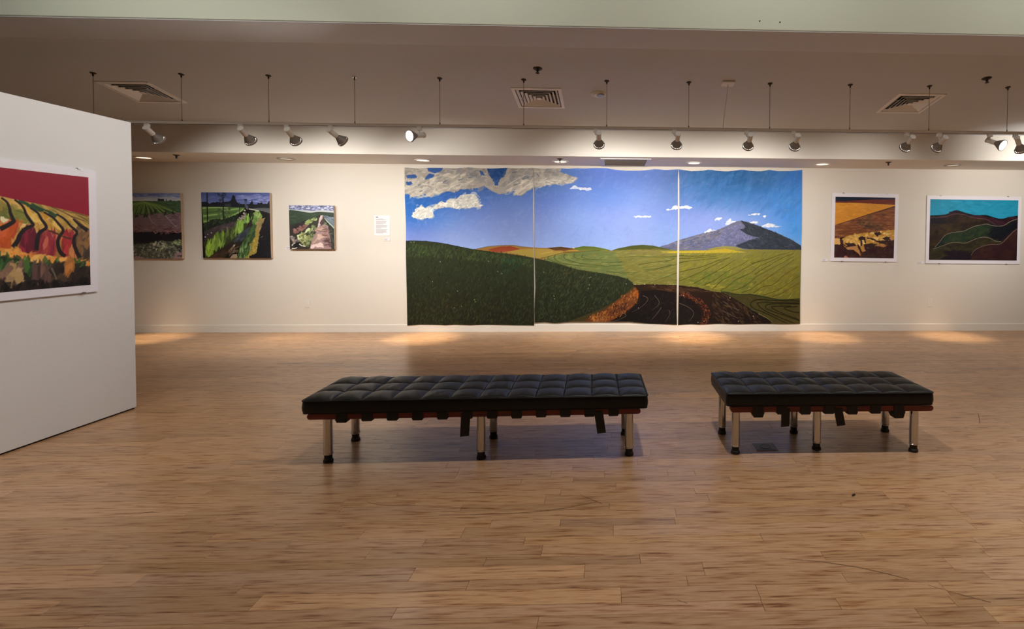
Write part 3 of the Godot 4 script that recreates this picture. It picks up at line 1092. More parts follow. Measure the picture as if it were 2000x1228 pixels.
# ================= painting engine =================
class Canvas:
	var im: Image
	var brush: Image
	var w: int
	var h: int
	var m: Array
	var ox := 0.0
	var oy := 0.0
	var s := 1.0
	var gain := Color(1, 1, 1)
	var r := RandomNumberGenerator.new()

	# corners: the picture's four corners in view numbers, TL TR BR BL
	func _init(pw: int, ph: int, c: PackedVector2Array, sd: int, g: Color) -> void:
		w = pw
		h = ph
		gain = g
		r.seed = sd
		im = Image.create_empty(w, h, false, Image.FORMAT_RGBA8)
		brush = Image.create_empty(w, 1, false, Image.FORMAT_RGBA8)
		# square -> quad, then turned round
		var sx := c[0].x - c[1].x + c[2].x - c[3].x
		var sy := c[0].y - c[1].y + c[2].y - c[3].y
		var d1 := c[1] - c[2]
		var d2 := c[3] - c[2]
		var den := d1.x * d2.y - d2.x * d1.y
		var g1 := (sx * d2.y - d2.x * sy) / den
		var h1 := (d1.x * sy - sx * d1.y) / den
		var a := c[1].x - c[0].x + g1 * c[1].x
		var b := c[3].x - c[0].x + h1 * c[3].x
		var cc := c[0].x
		var d := c[1].y - c[0].y + g1 * c[1].y
		var e := c[3].y - c[0].y + h1 * c[3].y
		var f := c[0].y
		m = [e - f * h1, cc * h1 - b, b * f - cc * e, f * g1 - d, a - cc * g1, cc * d - a * f, d * h1 - e * g1, b * g1 - a * h1, a * e - b * d]

	func view(x: float, y: float, k: float) -> void:
		ox = x
		oy = y
		s = k

	func at(x: float, y: float) -> Vector2:
		var px := ox + x / s
		var py := oy + y / s
		var q: float = m[6] * px + m[7] * py + m[8]
		return Vector2((m[0] * px + m[1] * py + m[2]) / q * w, (m[3] * px + m[4] * py + m[5]) / q * h)

	func tone(c) -> Color:
		var k: Color = (Color(c) if c is String else c).srgb_to_linear()
		return Color(minf(k.r * gain.r, 0.9), minf(k.g * gain.g, 0.9), minf(k.b * gain.b, 0.9)).linear_to_srgb()

	func pts(a: Array) -> PackedVector2Array:
		var o := PackedVector2Array()
		for i in range(0, a.size(), 2):
			o.append(at(a[i], a[i + 1]))
		return o

	func fill_px(p: PackedVector2Array, c: Color, al := 1.0, c2 = null) -> void:
		var lo := 1e9
		var hi := -1e9
		for q in p:
			lo = minf(lo, q.y)
			hi = maxf(hi, q.y)
		var solid := al >= 0.99
		if not solid and c2 == null:
			brush.fill(Color(c.r, c.g, c.b, al))
		var n := p.size()
		for y in range(maxi(0, int(ceil(lo - 0.5))), mini(h - 1, int(floor(hi - 0.5))) + 1):
			var yy := y + 0.5
			var xs := []
			var j := n - 1
			for i in n:
				var a := p[j]
				var b := p[i]
				if (a.y <= yy) != (b.y <= yy):
					xs.append(a.x + (yy - a.y) / (b.y - a.y) * (b.x - a.x))
				j = i
			xs.sort()
			var col := c
			if c2 != null:
				col = c.lerp(c2, clampf((yy - lo) / maxf(hi - lo, 1.0), 0, 1))
				if not solid:
					brush.fill(Color(col.r, col.g, col.b, al))
			for i in range(0, xs.size() - 1, 2):
				var x0 := maxi(0, int(round(xs[i])))
				var x1 := mini(w, int(round(xs[i + 1])))
				if x1 <= x0:
					continue
				if solid:
					im.fill_rect(Rect2i(x0, y, x1 - x0, 1), col)
				else:
					im.blend_rect(brush, Rect2i(0, 0, x1 - x0, 1), Vector2i(x0, y))

	func poly(a: Array, c, al := 1.0, c2 = null, rough := 0.0) -> void:
		var p := pts(a)
		if rough > 0.0:
			var q := PackedVector2Array()
			for i in p.size():
				var b := p[(i + 1) % p.size()]
				var n := maxi(1, int(p[i].distance_to(b) / 5.0))
				for k in n:
					q.append(p[i].lerp(b, float(k) / n) + Vector2(r.randfn(), r.randfn()) * rough)
			p = q
		fill_px(p, tone(c), al, null if c2 == null else tone(c2))

	# a ribbon along points, width in canvas pixels from w0 to w1
	func line(a: Array, c, w0: float, w1 := -1.0, al := 1.0) -> void:
		ribbon(pts(a), tone(c), w0, w0 if w1 < 0.0 else w1, al)

	func ribbon(p: PackedVector2Array, c: Color, w0: float, w1: float, al := 1.0) -> void:
		if p.size() > 2:
			var q := PackedVector2Array()
			for i in p.size() - 1:
				var p0 := p[maxi(i - 1, 0)]
				var p3 := p[mini(i + 2, p.size() - 1)]
				for k in 5:
					q.append(p[i].cubic_interpolate(p[i + 1], p0, p3, k / 5.0))
			q.append(p[-1])
			p = q
		var left := PackedVector2Array()
		var right := PackedVector2Array()
		for i in p.size():
			var d := (p[mini(i + 1, p.size() - 1)] - p[maxi(i - 1, 0)]).normalized()
			var wd := lerpf(w0, w1, float(i) / maxi(1, p.size() - 1)) * 0.5
			left.append(p[i] + Vector2(-d.y, d.x) * wd)
			right.append(p[i] - Vector2(-d.y, d.x) * wd)
		right.reverse()
		left.append_array(right)
		fill_px(left, c, al)

	# many short brush marks inside an outline
	func dabs(a: Array, n: int, length: float, wide: float, ang: float, spread: float, cols: Array, al := 0.8, bend := 0.0) -> void:
		var p := pts(a)
		var lo := p[0]
		var hi := p[0]
		for q in p:
			lo = lo.min(q)
			hi = hi.max(q)
		var k := 0
		var tries := 0
		while k < n and tries < n * 6:
			tries += 1
			var c := Vector2(r.randf_range(lo.x, hi.x), r.randf_range(lo.y, hi.y))
			if not Geometry2D.is_point_in_polygon(c, p):
				continue
			k += 1
			var t := deg_to_rad(ang + r.randfn() * spread)
			var d := Vector2(cos(t), -sin(t)) * length * r.randf_range(0.5, 1.3) * 0.5
			var sd := Vector2(-d.y, d.x).normalized() * wide * r.randf_range(0.5, 1.3) * 0.5
			var off := sd.normalized() * bend * r.randfn()
			var col: Color = tone(cols[r.randi() % cols.size()])
			col = col * r.randf_range(0.9, 1.1)
			col.a = 1.0
			fill_px(PackedVector2Array([c - d, c - d * 0.4 + sd + off, c + d * 0.5 + sd * 0.8 + off, c + d, c + d * 0.5 - sd * 0.8 + off, c - d * 0.4 - sd + off]), col, al)

	# soft ground from a grid of colours
	func wash(cols: Array, across: int) -> void:
		var rows := cols.size() / across
		var g := Image.create_empty(across, rows, false, Image.FORMAT_RGBA8)
		for i in cols.size():
			g.set_pixel(i % across, i / across, tone(cols[i]))
		# half a cell of margin keeps the ends where they belong
		g.resize(w, h, Image.INTERPOLATE_CUBIC)
		im = g

	func soften(k: float) -> void:
		var a := w
		var b := h
		im.resize(int(a / k), int(b / k), Image.INTERPOLATE_LANCZOS)
		im.resize(a, b, Image.INTERPOLATE_CUBIC)


func art_material(called: String, im: Image, rough := 0.75, bumpy := 0.0) -> StandardMaterial3D:
	var m := flat(called, Color(1, 1, 1), rough)
	m.albedo_texture = ImageTexture.create_from_image(im)
	m.texture_repeat = false
	if bumpy > 0.0:
		m.normal_enabled = true
		m.normal_texture = noise_tex(61, 0.08, 512, true, 3.0)
		m.normal_scale = bumpy
	return m


func wall_quad(x0: float, y0: float, x1: float, y1: float) -> PackedVector2Array:
	return PackedVector2Array([seen_at(Vector3(x0, y1, 0.012)), seen_at(Vector3(x1, y1, 0.012)), seen_at(Vector3(x1, y0, 0.012)), seen_at(Vector3(x0, y0, 0.012))])


const GAIN := Color(1.14, 1.18, 1.4)
const MURAL_GAIN := Color(1.6, 1.42, 1.2)
const MX0 := -2.90
const MX1 := 2.78
const MY0 := 0.06
const MY1 := 2.335


func wall_art() -> void:
	var mural := paint_mural()
	mural_panels(mural)
	canvases()
	framed_prints()


func mural_panels(mural_im: Image) -> void:
	var defs := [
		["left canvas of the three-part mural, with big clouds over a dark green hill",
			[790, 327, 815, 328.7, 835, 327.5, 865, 327.7, 890, 328.7, 915, 326.7, 935, 328, 960, 329.2, 990, 327.5, 1005, 328.7, 1041.5, 328],
			[1041.5, 328, 1041, 400, 1041.3, 440, 1042.6, 500, 1043.6, 560, 1043, 597, 1043.5, 635.3],
			[796, 635.5, 820, 633.2, 845, 633.7, 870, 635, 890, 633.2, 920, 634.7, 950, 633.6, 985, 634, 1010, 635, 1043.5, 635.3],
			[790, 327, 790.6, 380, 793, 440, 793, 500, 795, 580, 796, 635.5]],
		["middle canvas of the three-part mural, with green fields and an orange bank",
			[1042.2, 328, 1060, 329.2, 1092, 328.4, 1110, 329.6, 1125, 328.3, 1140, 329, 1160, 328, 1188, 328.3, 1197, 331, 1225, 333.5, 1255, 333, 1280, 330, 1300, 332, 1324.8, 330.5],
			[1324.8, 330.5, 1323.8, 350, 1323.8, 440, 1322.2, 520, 1321.4, 600, 1322, 634],
			[1044.8, 629.8, 1065, 628.5, 1085, 631.2, 1105, 628.6, 1130, 628, 1180, 628.6, 1230, 628, 1265, 631.6, 1295, 632.5, 1322, 634],
			[1042.2, 328, 1043.2, 360, 1043.6, 400, 1044.6, 500, 1046.2, 560, 1044.4, 600, 1044.8, 629.8]],
		["right canvas of the three-part mural, with a blue-grey mountain over striped fields",
			[1325.4, 330.5, 1350, 334.2, 1375, 333, 1386, 330.5, 1395, 333, 1420, 334.7, 1445, 332, 1450, 330.8, 1460, 333, 1485, 334.7, 1503, 331.5, 1520, 334.2, 1545, 334, 1567, 331.5],
			[1567, 331.5, 1566.6, 400, 1566, 450, 1565, 480, 1563.4, 540, 1562.4, 590, 1562.2, 632.3],
			[1324.2, 634.5, 1350, 632.5, 1365, 633.5, 1400, 631.6, 1430, 632.6, 1470, 632, 1515, 632.2, 1562.2, 632.3],
			[1325.4, 330.5, 1326.8, 345, 1327.2, 440, 1325.8, 540, 1324.8, 600, 1324.2, 634.5]]]
	var m := art_material("mural_paint", mural_im, 0.88, 0.12)
	m.metallic_specular = 0.2
	for i in 3:
		var d: Array = defs[i]
		var curves := []
		for k in range(1, 5):
			var c := []
			for e in range(0, d[k].size(), 2):
				var p := on_z(d[k][e], d[k][e + 1], 0.012)
				c.append(Vector2(p.x, p.y))
			curves.append(c)
		var t := thing("mural_canvas", d[0], "painting", Vector3(0, 0, 0), "unstretched mural canvases")
		var N := 30
		var along := func(c: Array, f: float, axis: int) -> Vector2:
			# point at the share f of the way along the curve, measured on one axis
			var v: float = lerpf(c[0][axis], c[-1][axis], f)
			for q in c.size() - 1:
				var a: float = c[q][axis]
				var b: float = c[q + 1][axis]
				if (v - a) * (v - b) <= 0.0 and a != b:
					return c[q].lerp(c[q + 1], (v - a) / (b - a))
			return c[-1]
		var g := []
		for a in N + 1:
			var row := []
			for b in N + 1:
				var u := float(a) / N
				var v := float(b) / N
				var T: Vector2 = along.call(curves[0], u, 0)
				var B: Vector2 = along.call(curves[2], u, 0)
				var Lf: Vector2 = along.call(curves[3], v, 1)
				var Rt: Vector2 = along.call(curves[1], v, 1)
				var tl: Vector2 = curves[0][0]
				var tr: Vector2 = curves[0][-1]
				var br: Vector2 = curves[2][-1]
				var bl: Vector2 = curves[2][0]
				var p: Vector2 = T * (1 - v) + B * v + Lf * (1 - u) + Rt * u - (tl * (1 - u) * (1 - v) + tr * u * (1 - v) + br * u * v + bl * (1 - u) * v)
				var z := 0.012 + 0.010 * v + 0.0025 * sin(u * 19.0 + i * 2.0) * (0.3 + 0.7 * v) + 0.003 * sin(u * 31.0) * exp(-v * 9.0)
				row.append(Vector3(p.x, p.y, z))
			g.append(row)
		var st := mb()
		var back := mb()
		for a in N:
			for b in N:
				var q := [g[a][b], g[a + 1][b], g[a + 1][b + 1], g[a][b + 1]]
				var nn := []
				var uv := []
				for e in [[a, b], [a + 1, b], [a + 1, b + 1], [a, b + 1]]:
					var px: Vector3 = g[mini(e[0] + 1, N)][e[1]] - g[maxi(e[0] - 1, 0)][e[1]]
					var py: Vector3 = g[e[0]][maxi(e[1] - 1, 0)] - g[e[0]][mini(e[1] + 1, N)]
					nn.append(px.cross(py).normalized())
					var p: Vector3 = g[e[0]][e[1]]
					uv.append(Vector2((p.x - MX0) / (MX1 - MX0), (MY1 - p.y) / (MY1 - MY0)))
				quadn(st, q, nn, uv)
				var dz := Vector3(0, 0, -0.0015)
				quadn(back, [q[0] + dz, q[1] + dz, q[2] + dz, q[3] + dz], [-nn[0], -nn[1], -nn[2], -nn[3]])
		obj("painted_face", st, m, t)
		# folded hem round the edge
		for k in N:
			for e in [[g[k][0], g[k + 1][0], Vector3.UP], [g[k][N], g[k + 1][N], Vector3.DOWN], [g[0][k], g[0][k + 1], Vector3.LEFT], [g[N][k], g[N][k + 1], Vector3.RIGHT]]:
				var dz := Vector3(0, 0, -0.0015)
				quad(back, e[0], e[1], e[1] + dz, e[0] + dz, e[2])
		obj("canvas_back", back, M.canvas_back, t)


func canvases() -> void:
	var defs := [
		["painting", "square painting of a field above a dark bank, partly behind the display wall", -6.745, 1.018, -5.845, 1.908, paint_bank()],
		["painting", "square painting of a green roadside ditch with a dark road", -5.572, 1.030, -4.664, 1.925, paint_ditch()],
		["painting", "small square painting of a pinkish path under a cloudy sky", -4.408, 1.156, -3.808, 1.756, paint_path()]]
	for d in defs:
		var w: float = d[4] - d[2]
		var h: float = d[5] - d[3]
		var t := thing(d[0], d[1], "painting", Vector3((d[2] + d[4]) * 0.5, (d[3] + d[5]) * 0.5, 0), "", Basis(Vector3.RIGHT, 0.018))
		var st := mb()
		var zf := 0.056
		quad(st, Vector3(-w / 2, h / 2, zf), Vector3(w / 2, h / 2, zf), Vector3(w / 2, -h / 2, zf), Vector3(-w / 2, -h / 2, zf), Vector3.BACK)
		obj("painted_face", st, art_material(d[1], d[6], 0.5), t)
		st = mb()
		box(st, Vector3(0, 0, 0.0345), Vector3(w, h, 0.042), 0.002)
		obj("wooden_cradle", st, M.canvas_edge, t)


func clipped_print(called: String, label: String, t0: Transform3D, w: float, h: float, mat_l: float, mat_t: float, im: Image, clips: Array) -> void:
	var t := thing(called, label, "print", t0.origin, "", t0.basis)
	var st := mb()
	box(st, Vector3(0, 0, 0.008), Vector3(w, h, 0.009), 0.0005)
	obj("white_border", st, M.white_mat, t)
	st = mb()
	var a := w / 2 - mat_l
	var b := h / 2 - mat_t
	quad(st, Vector3(-a, b, 0.0130), Vector3(a, b, 0.0130), Vector3(a, -b, 0.0130), Vector3(-a, -b, 0.0130), Vector3.BACK)
	var m := art_material(label, im, 0.5)
	m.metallic_specular = 0.3
	obj("image", st, m, t)
	for c in clips:
		st = mb()
		box(st, Vector3(c[0], c[1] * (h / 2), 0.008), Vector3(0.022, 0.012, 0.018), 0.001)
		obj("clip", st, M.clip, t)


func framed_prints() -> void:
	clipped_print("framed_print", "white-bordered print of an orange hill above dark brown shapes", Transform3D(Basis(Vector3.BACK, deg_to_rad(-0.55)), Vector3(3.651, 1.4915, 0.0035)), 0.976, 0.979, 0.051, 0.053, paint_orange(), [[-0.32, 1], [0.32, 1], [-0.32, -1], [0.32, -1]])
	clipped_print("framed_print", "white-bordered print of dark hills under a teal sky", Transform3D(Basis(Vector3.BACK, deg_to_rad(-0.3)), Vector3(5.260, 1.465, 0.0035)), 1.404, 0.980, 0.048, 0.052, paint_teal(), [[-0.5, 1], [0.5, 1], [-0.5, -1], [0.5, -1]])
	var P: Transform3D = M.partition
	# local z of the partition runs towards the camera: the print's right end is at 0.30
	var b := P.basis * Basis(Vector3.UP, PI / 2)
	var w := 1.25
	clipped_print("framed_print", "large white-bordered print of striped fields under a red sky", Transform3D(b, P * Vector3(0.0035, 1.355, 0.300 + w / 2)), w, 0.850, 0.056, 0.051, paint_red(), [[-0.5, 1], [0.507, 1], [-0.5, -1], [0.52, -1]])


# ================= the pictures =================
# Each is painted in the numbers of a magnified view of the picture; Canvas.view gives the view's corner and scale.
func paint_mural() -> Image:
	var c := Canvas.new(2040, 820, wall_quad(MX0, MY0, MX1, MY1), 3, MURAL_GAIN)
	c.view(0, 0, 1)
	c.wash(["36568a", "26457c", "24427a", "1f3f78", "3f6299", "4d6cb8", "5573c8", "5573c0", "4a67a8", "345d96", "28558e", "2f5c96", "3368b8",
		"2857a2", "2c54a0", "3c5ea4", "4866ac", "4c6ab4", "5878c8", "5c7ed0", "6482cc", "5673b4", "446aac", "3c6aac", "3c70bc", "3c7ad0",
		"3160b2", "4c70bc", "5a74bc", "5b74b6", "6079c0", "6c8cd6", "728cd8", "738cd2", "657fc6", "6a81c8", "6a88ce", "5f86d2", "4181dc",
		"6079c4", "6e88ca", "6e88ca", "6a82c0", "6e88ca", "7290d8", "7896dc", "7890d2", "6e8ccc", "738cd2", "7890d8", "7896d8", "508cdc",
		"7891d2", "829bdc", "829fe0", "7896d8", "7896d8", "7d9bdc", "82a0e0", "829bdc", "7896d8", "7896d8", "7d9bdc", "829bdc", "789bdc",
		"7891d2", "829bdc", "829fe0", "7896d8", "7896d8", "7d9bdc", "82a0e0", "829bdc", "7896d8", "7896d8", "7d9bdc", "829bdc", "789bdc",
		"7891d2", "829bdc", "829fe0", "7896d8", "7896d8", "7d9bdc", "82a0e0", "829bdc", "7896d8", "7896d8", "7d9bdc", "829bdc", "789bdc",
		"7891d2", "829bdc", "829fe0", "7896d8", "7896d8", "7d9bdc", "82a0e0", "829bdc", "7896d8", "7896d8", "7d9bdc", "829bdc", "789bdc"], 13)
	c.dabs([790, 327, 1567, 327, 1567, 487, 790, 487], 2600, 46, 12, 35, 40, ["7d9be0", "6c88d0", "6480c8", "84a2e4", "5c78c0"], 0.07)
	c.dabs([1330, 333, 1566, 333, 1566, 420, 1330, 400], 260, 90, 22, 55, 18, ["285896", "3c74c0", "4a86d0", "2c5c92", "5c7cc0"], 0.10)
	c.dabs([1500, 380, 1566, 360, 1566, 470, 1540, 450], 60, 50, 18, 60, 15, ["3a86e0", "4a90e4"], 0.14)
	# big clouds
	c.gain = Color(1.28, 1.27, 1.36)
	var A := [789, 326, 951, 327, 953, 340, 961, 349, 966, 361, 972, 363, 975, 352, 984, 345, 989, 335, 991, 326, 1096, 326, 1094, 336, 1102, 339, 1110, 341, 1127, 348, 1122, 356, 1108, 358, 1095, 359, 1085, 360, 1072, 360, 1060, 364, 1050, 365, 1042, 366, 1034, 370, 1026, 376, 1017, 382, 1004, 381, 1001, 377, 1010, 370, 1002, 371, 990, 377, 975, 379, 962, 373, 955, 369, 945, 363, 930, 367, 915, 368, 900, 370, 888, 376, 878, 373, 862, 377, 851, 379, 841, 386, 834, 381, 830, 379, 818, 383, 803, 384, 797, 378, 789, 378]
	c.poly(A, "948f84", 1.0, null, 1.5)
	c.dabs(A, 120, 60, 26, 15, 25, ["a39e90", "8a867c", "7c7c78", "b0aa98", "8f8a7e", "6f7276"], 0.45, 9.0)
	c.dabs([860, 330, 945, 332, 950, 352, 900, 360, 865, 352], 50, 46, 14, 10, 20, ["6c7072", "7c7e7c", "8a887e"], 0.5, 6.0)
	c.dabs([990, 330, 1040, 330, 1040, 352, 1010, 350], 40, 40, 14, 30, 20, ["6e7170", "7e7e78", "8c897e"], 0.5, 6.0)
	c.dabs(A, 420, 30, 7, 15, 30, ["a9a494", "8d8a80", "9a948a", "7f807c", "b2ac9c", "8a8070"], 0.4, 5.0)
	c.dabs([789, 360, 800, 350, 850, 350, 880, 362, 900, 366, 840, 384, 800, 384, 790, 378], 90, 40, 11, 25, 20, ["b8b3a2", "c0bcaa", "a9a494", "c4beac"], 0.5, 6.0)
	c.dabs([868, 340, 900, 338, 920, 352, 900, 366, 880, 362], 50, 40, 11, 20, 20, ["b0a894", "a49e8e", "bab4a2"], 0.5, 6.0)
	c.dabs([990, 372, 1006, 360, 1042, 345, 1042, 364, 1012, 381], 50, 40, 10, 35, 15, ["b4ae9c", "c0baa6", "9a968a"], 0.55, 6.0)
	c.dabs([1046, 352, 1100, 345, 1126, 348, 1110, 357, 1048, 364], 60, 34, 9, 15, 18, ["b9b5a6", "c9c4b2", "a8a598"], 0.55, 5.0)
	c.dabs([950, 352, 966, 362, 975, 374, 960, 371, 945, 360], 24, 24, 6, -35, 20, ["a9a290", "8d8878"], 0.6)
	for l in [[800, 366, 825, 360, 850, 364], [826, 350, 850, 346, 880, 338], [880, 366, 900, 358, 925, 360], [990, 362, 1010, 350, 1030, 340], [1006, 378, 1022, 366, 1038, 358], [1050, 358, 1075, 352, 1100, 353]]:
		c.line(l, "c6c2b2", 6, 3, 0.5)
	for hole in [[833, 326, 866, 326, 861, 335, 852, 338.5, 843, 336.5, 836, 333], [838, 338.5, 849, 340, 846, 346, 838, 349, 829, 351, 832, 345], [793, 342, 803, 342, 811, 340.5, 815.5, 346, 806, 348.5, 795, 348], [793, 355, 803, 354, 806.5, 359, 800, 362.5, 794, 361], [936, 333, 942, 335, 948, 343, 940, 342.5]]:
		c.poly(hole, "2c4a80", 0.95, "345890", 1.2)
	for d in [[865, 356, 876, 351], [816, 362, 823, 360], [820, 374, 825, 372], [915, 347, 925, 345], [1003, 362, 1014, 358], [1000, 337, 1010, 335], [1020, 350, 1034, 345], [895, 352, 905, 349], [1048, 339, 1054, 345]]:
		c.line(d, "5c646c", 7, 3, 0.8)
	c.line([836, 337, 848, 340, 858, 338], "a8aaa8", 3, 2)
	c.line([952, 346, 948, 344, 940, 345], "a8a898", 4, 3)
	c.gain = Color(1.42, 1.4, 1.5)
	var B := [833, 406, 845, 405, 853, 398, 862, 394, 870, 396, 874, 390, 885, 388, 893, 388, 900, 381, 915, 379.5, 925, 379, 932, 384, 936, 393, 935, 399, 945, 401, 938, 404, 925, 405, 915, 406, 905, 406, 893, 408, 880, 405, 865, 406, 855, 407, 845, 408]
	c.poly(B, "b0afa2", 1.0, null, 1.5)
	c.dabs(B, 50, 34, 14, 20, 30, ["c4c2b4", "9c9e96", "b4b4a8"], 0.5, 6.0)
	c.dabs(B, 110, 20, 7, 20, 40, ["c2c0b0", "a3a398", "cfccba", "94968e", "b8b8aa", "d4d2c2"], 0.65, 3.0)
	var C := [804, 420, 810, 414, 815, 406, 823, 402, 830, 406, 838, 406, 845, 411, 847, 418, 846, 424, 838, 425, 825, 428, 812, 426, 806, 424]
	c.poly(C, "b9b8ac", 1.0, null, 1.5)
	c.dabs(C, 30, 30, 13, 20, 40, ["cac8ba", "a2a49c"], 0.5, 6.0)
	c.dabs(C, 60, 18, 7, 30, 50, ["cdcaba", "a9aaa0", "d6d3c4", "bcbcae"], 0.65, 3.0)
	c.line([833, 405, 842, 401, 852, 398], "97a0a8", 6, 3, 0.7)
	# little clouds
	for k in [[1112, 368.5, 1121, 362, 1128, 365, 1140, 367, 1153, 366.5, 1156, 371, 1146, 372, 1132, 369.5], [1238, 421.5, 1252, 421.5, 1271, 422, 1270, 424, 1240, 424.5], [1299, 411, 1304, 407.5, 1310, 409, 1318, 401, 1326, 402.5, 1330, 403, 1342, 401.5, 1355, 407, 1340, 407, 1318, 408, 1306, 410.5], [1396, 429, 1405, 425, 1410, 426.5, 1404, 429.5], [1416, 439, 1420, 432, 1427, 427, 1430, 432, 1438, 431.5, 1424, 440], [1373, 456, 1382, 450, 1388, 447, 1391, 449, 1398, 450, 1385, 455], [1463, 420, 1474, 417, 1484, 417, 1484, 418.5, 1470, 419.5], [1491, 422, 1494, 420.5, 1496, 422, 1493, 423.5], [1487, 442, 1496, 437.5, 1501, 435.5, 1508, 437, 1514, 440.5, 1527, 442, 1520, 443, 1500, 443.5], [1462, 434.5, 1472, 433, 1479, 432.5, 1480, 435.5, 1470, 436]]:
		c.poly(k, "b9c0cc", 0.9, null, 1.4)
		c.dabs(k, 26, 12, 4, 12, 25, ["d6d8d8", "c6cad2", "e0dfd4"], 0.8, 2.0)
	# the mountain
	c.gain = Color(1.2, 1.12, 1.08)
	var mt := [1289, 481, 1302, 478, 1328, 468, 1359, 459, 1397, 451, 1418, 441.7, 1426.5, 437, 1440, 432, 1447, 430.5, 1456, 433, 1470.5, 436.6, 1491, 444.6, 1520, 456, 1545, 468, 1563.6, 479, 1568, 490, 1289, 490]
	c.poly(mt, "686c86", 1.0, "5c6488", 0.6)
	c.dabs([1300, 478, 1360, 460, 1415, 444, 1400, 470, 1370, 484, 1300, 487], 240, 26, 6, 22, 16, ["6a6a74", "585f78", "76799a", "4f566c", "7a7a84"], 0.6)
	c.dabs([1390, 470, 1425, 442, 1452, 436, 1448, 452, 1470, 466, 1440, 478, 1385, 480], 240, 20, 6, 35, 30, ["7478a0", "8186b2", "5c648c", "7278a8", "666c92"], 0.6)
	var shade := [1447, 430.7, 1456, 433, 1470, 437, 1491, 445, 1520, 456, 1545, 468, 1563.6, 479, 1568, 490, 1500, 489, 1450, 485, 1436, 480, 1450, 474, 1466, 468.5, 1484, 464, 1470, 461, 1458, 457, 1451, 452, 1445, 447.5, 1457, 445, 1455, 440, 1450, 436]
	c.poly(shade, "343b46", 1.0, "333c4a", 0.8)
	c.dabs(shade, 260, 24, 6, -28, 18, ["3c4450", "2c333c", "454c5c", "30363a"], 0.6)
	c.line([1330, 471, 1345, 468, 1360, 462], "7a7a5c", 3, 2, 0.7)
	# far hills
	c.gain = Color(1.08, 1.02, 0.86)
	c.poly([1195, 489, 1206, 485, 1217, 483, 1234, 479.5, 1255, 478, 1276, 479.6, 1296, 484, 1314, 488, 1314, 494, 1195, 494], "48502c", 1.0, "5a6034")
	c.poly([925, 488, 953, 481.5, 977, 479.6, 1001.6, 479, 1016, 481, 1039, 483, 1060, 484, 1069, 484, 1095, 482, 1111, 484, 1120, 484, 1139, 480.7, 1162, 482, 1182, 485.6, 1191, 488, 1200, 512, 925, 505], "8f7040")
	c.poly([953, 487, 977, 481.5, 998, 480.5, 1016, 486.5, 995, 490.5, 979, 492.5, 962, 492], "86402c", 1.0, "944a38")
	c.poly([987, 492, 1016, 487, 1042, 485.5, 1100, 487, 1100, 506, 1040, 503, 1010, 496], "a08a48", 1.0, "94864c")
	c.line([1056, 496, 1080, 491, 1100, 489, 1130, 489], "b0a058", 5, 3, 0.8)
	c.poly([1069, 484, 1095, 481.5, 1112, 484, 1122, 487, 1100, 490, 1080, 488], "56402c")
	c.line([1080, 490, 1105, 488, 1135, 487], "8c5a38", 5, 3, 0.8)
	c.poly([1118, 485, 1139, 480.5, 1162, 481.8, 1182, 485.6, 1193, 489, 1160, 490, 1130, 489], "55652f", 1.0, "6a7a3c")
	c.line([927, 487, 953, 481.3, 977, 479.3, 1001, 478.7, 1020, 481.5, 1040, 483.3], "4a3c30", 2.5, 2, 0.7)
	c.line([1119, 483.5, 1122, 484.5], "d8d8d8", 5, 4)
	# middle fields
	c.poly([1050, 512, 1075, 502, 1100, 495, 1130, 491, 1160, 488.5, 1195, 489, 1250, 487, 1320, 488, 1375, 489, 1420, 486, 1480, 487, 1567, 488, 1567, 590, 1235, 558, 1200, 540], "7c7a46", 1.0, "626230", 0.5)
	c.poly([1380, 487, 1395, 483, 1415, 480, 1435, 481.5, 1455, 487, 1420, 490], "8c8c60", 1.0, "8a8440", 0.5)
	c.poly([1326, 490, 1370, 489, 1392.5, 488, 1417, 485, 1430, 488, 1458, 492.5, 1433, 493.5, 1370, 494, 1300, 494, 1290, 491], "a89a38", 1.0, "b8a63c", 0.5)
	c.poly([1050, 513, 1075, 502, 1110, 494, 1160, 489, 1200, 492, 1210, 510, 1220, 530, 1235, 556, 1180, 534], "66764a", 1.0, "5e6c46", 0.6)
	c.dabs([1060, 508, 1110, 495, 1200, 492, 1320, 492, 1320, 556, 1240, 556, 1180, 534], 560, 40, 6, 4, 10, ["7d8450", "8a8a54", "6c7440", "5c6a40", "75703c", "889058"], 0.4)
	c.dabs([1240, 488, 1280, 485, 1310, 488, 1300, 498, 1220, 497], 50, 26, 5, 3, 8, ["7a7054", "8c8258", "6c6448"], 0.5)
	c.dabs([1330, 495, 1400, 495, 1560, 490, 1560, 582, 1440, 572, 1330, 556], 900, 34, 6, 32, 16, ["7c7c28", "8a8a34", "6e7028", "94923c", "66702c"], 0.4)
	c.dabs([1370, 530, 1420, 530, 1480, 545, 1460, 572, 1410, 566, 1330, 552], 200, 30, 6, 25, 16, ["4c6030", "55682e", "5c7038", "607434"], 0.45)
	c.dabs([1480, 540, 1560, 520, 1560, 582, 1500, 578], 160, 30, 6, 34, 14, ["6c6424", "706028", "7a6c2a"], 0.4)
	c.dabs([1380, 555, 1420, 556, 1412, 566, 1390, 564], 30, 26, 5, 8, 10, ["a09040", "948c3c"], 0.6)
	# furrow lines, right panel
	c.view(1315, 470, 7.223)
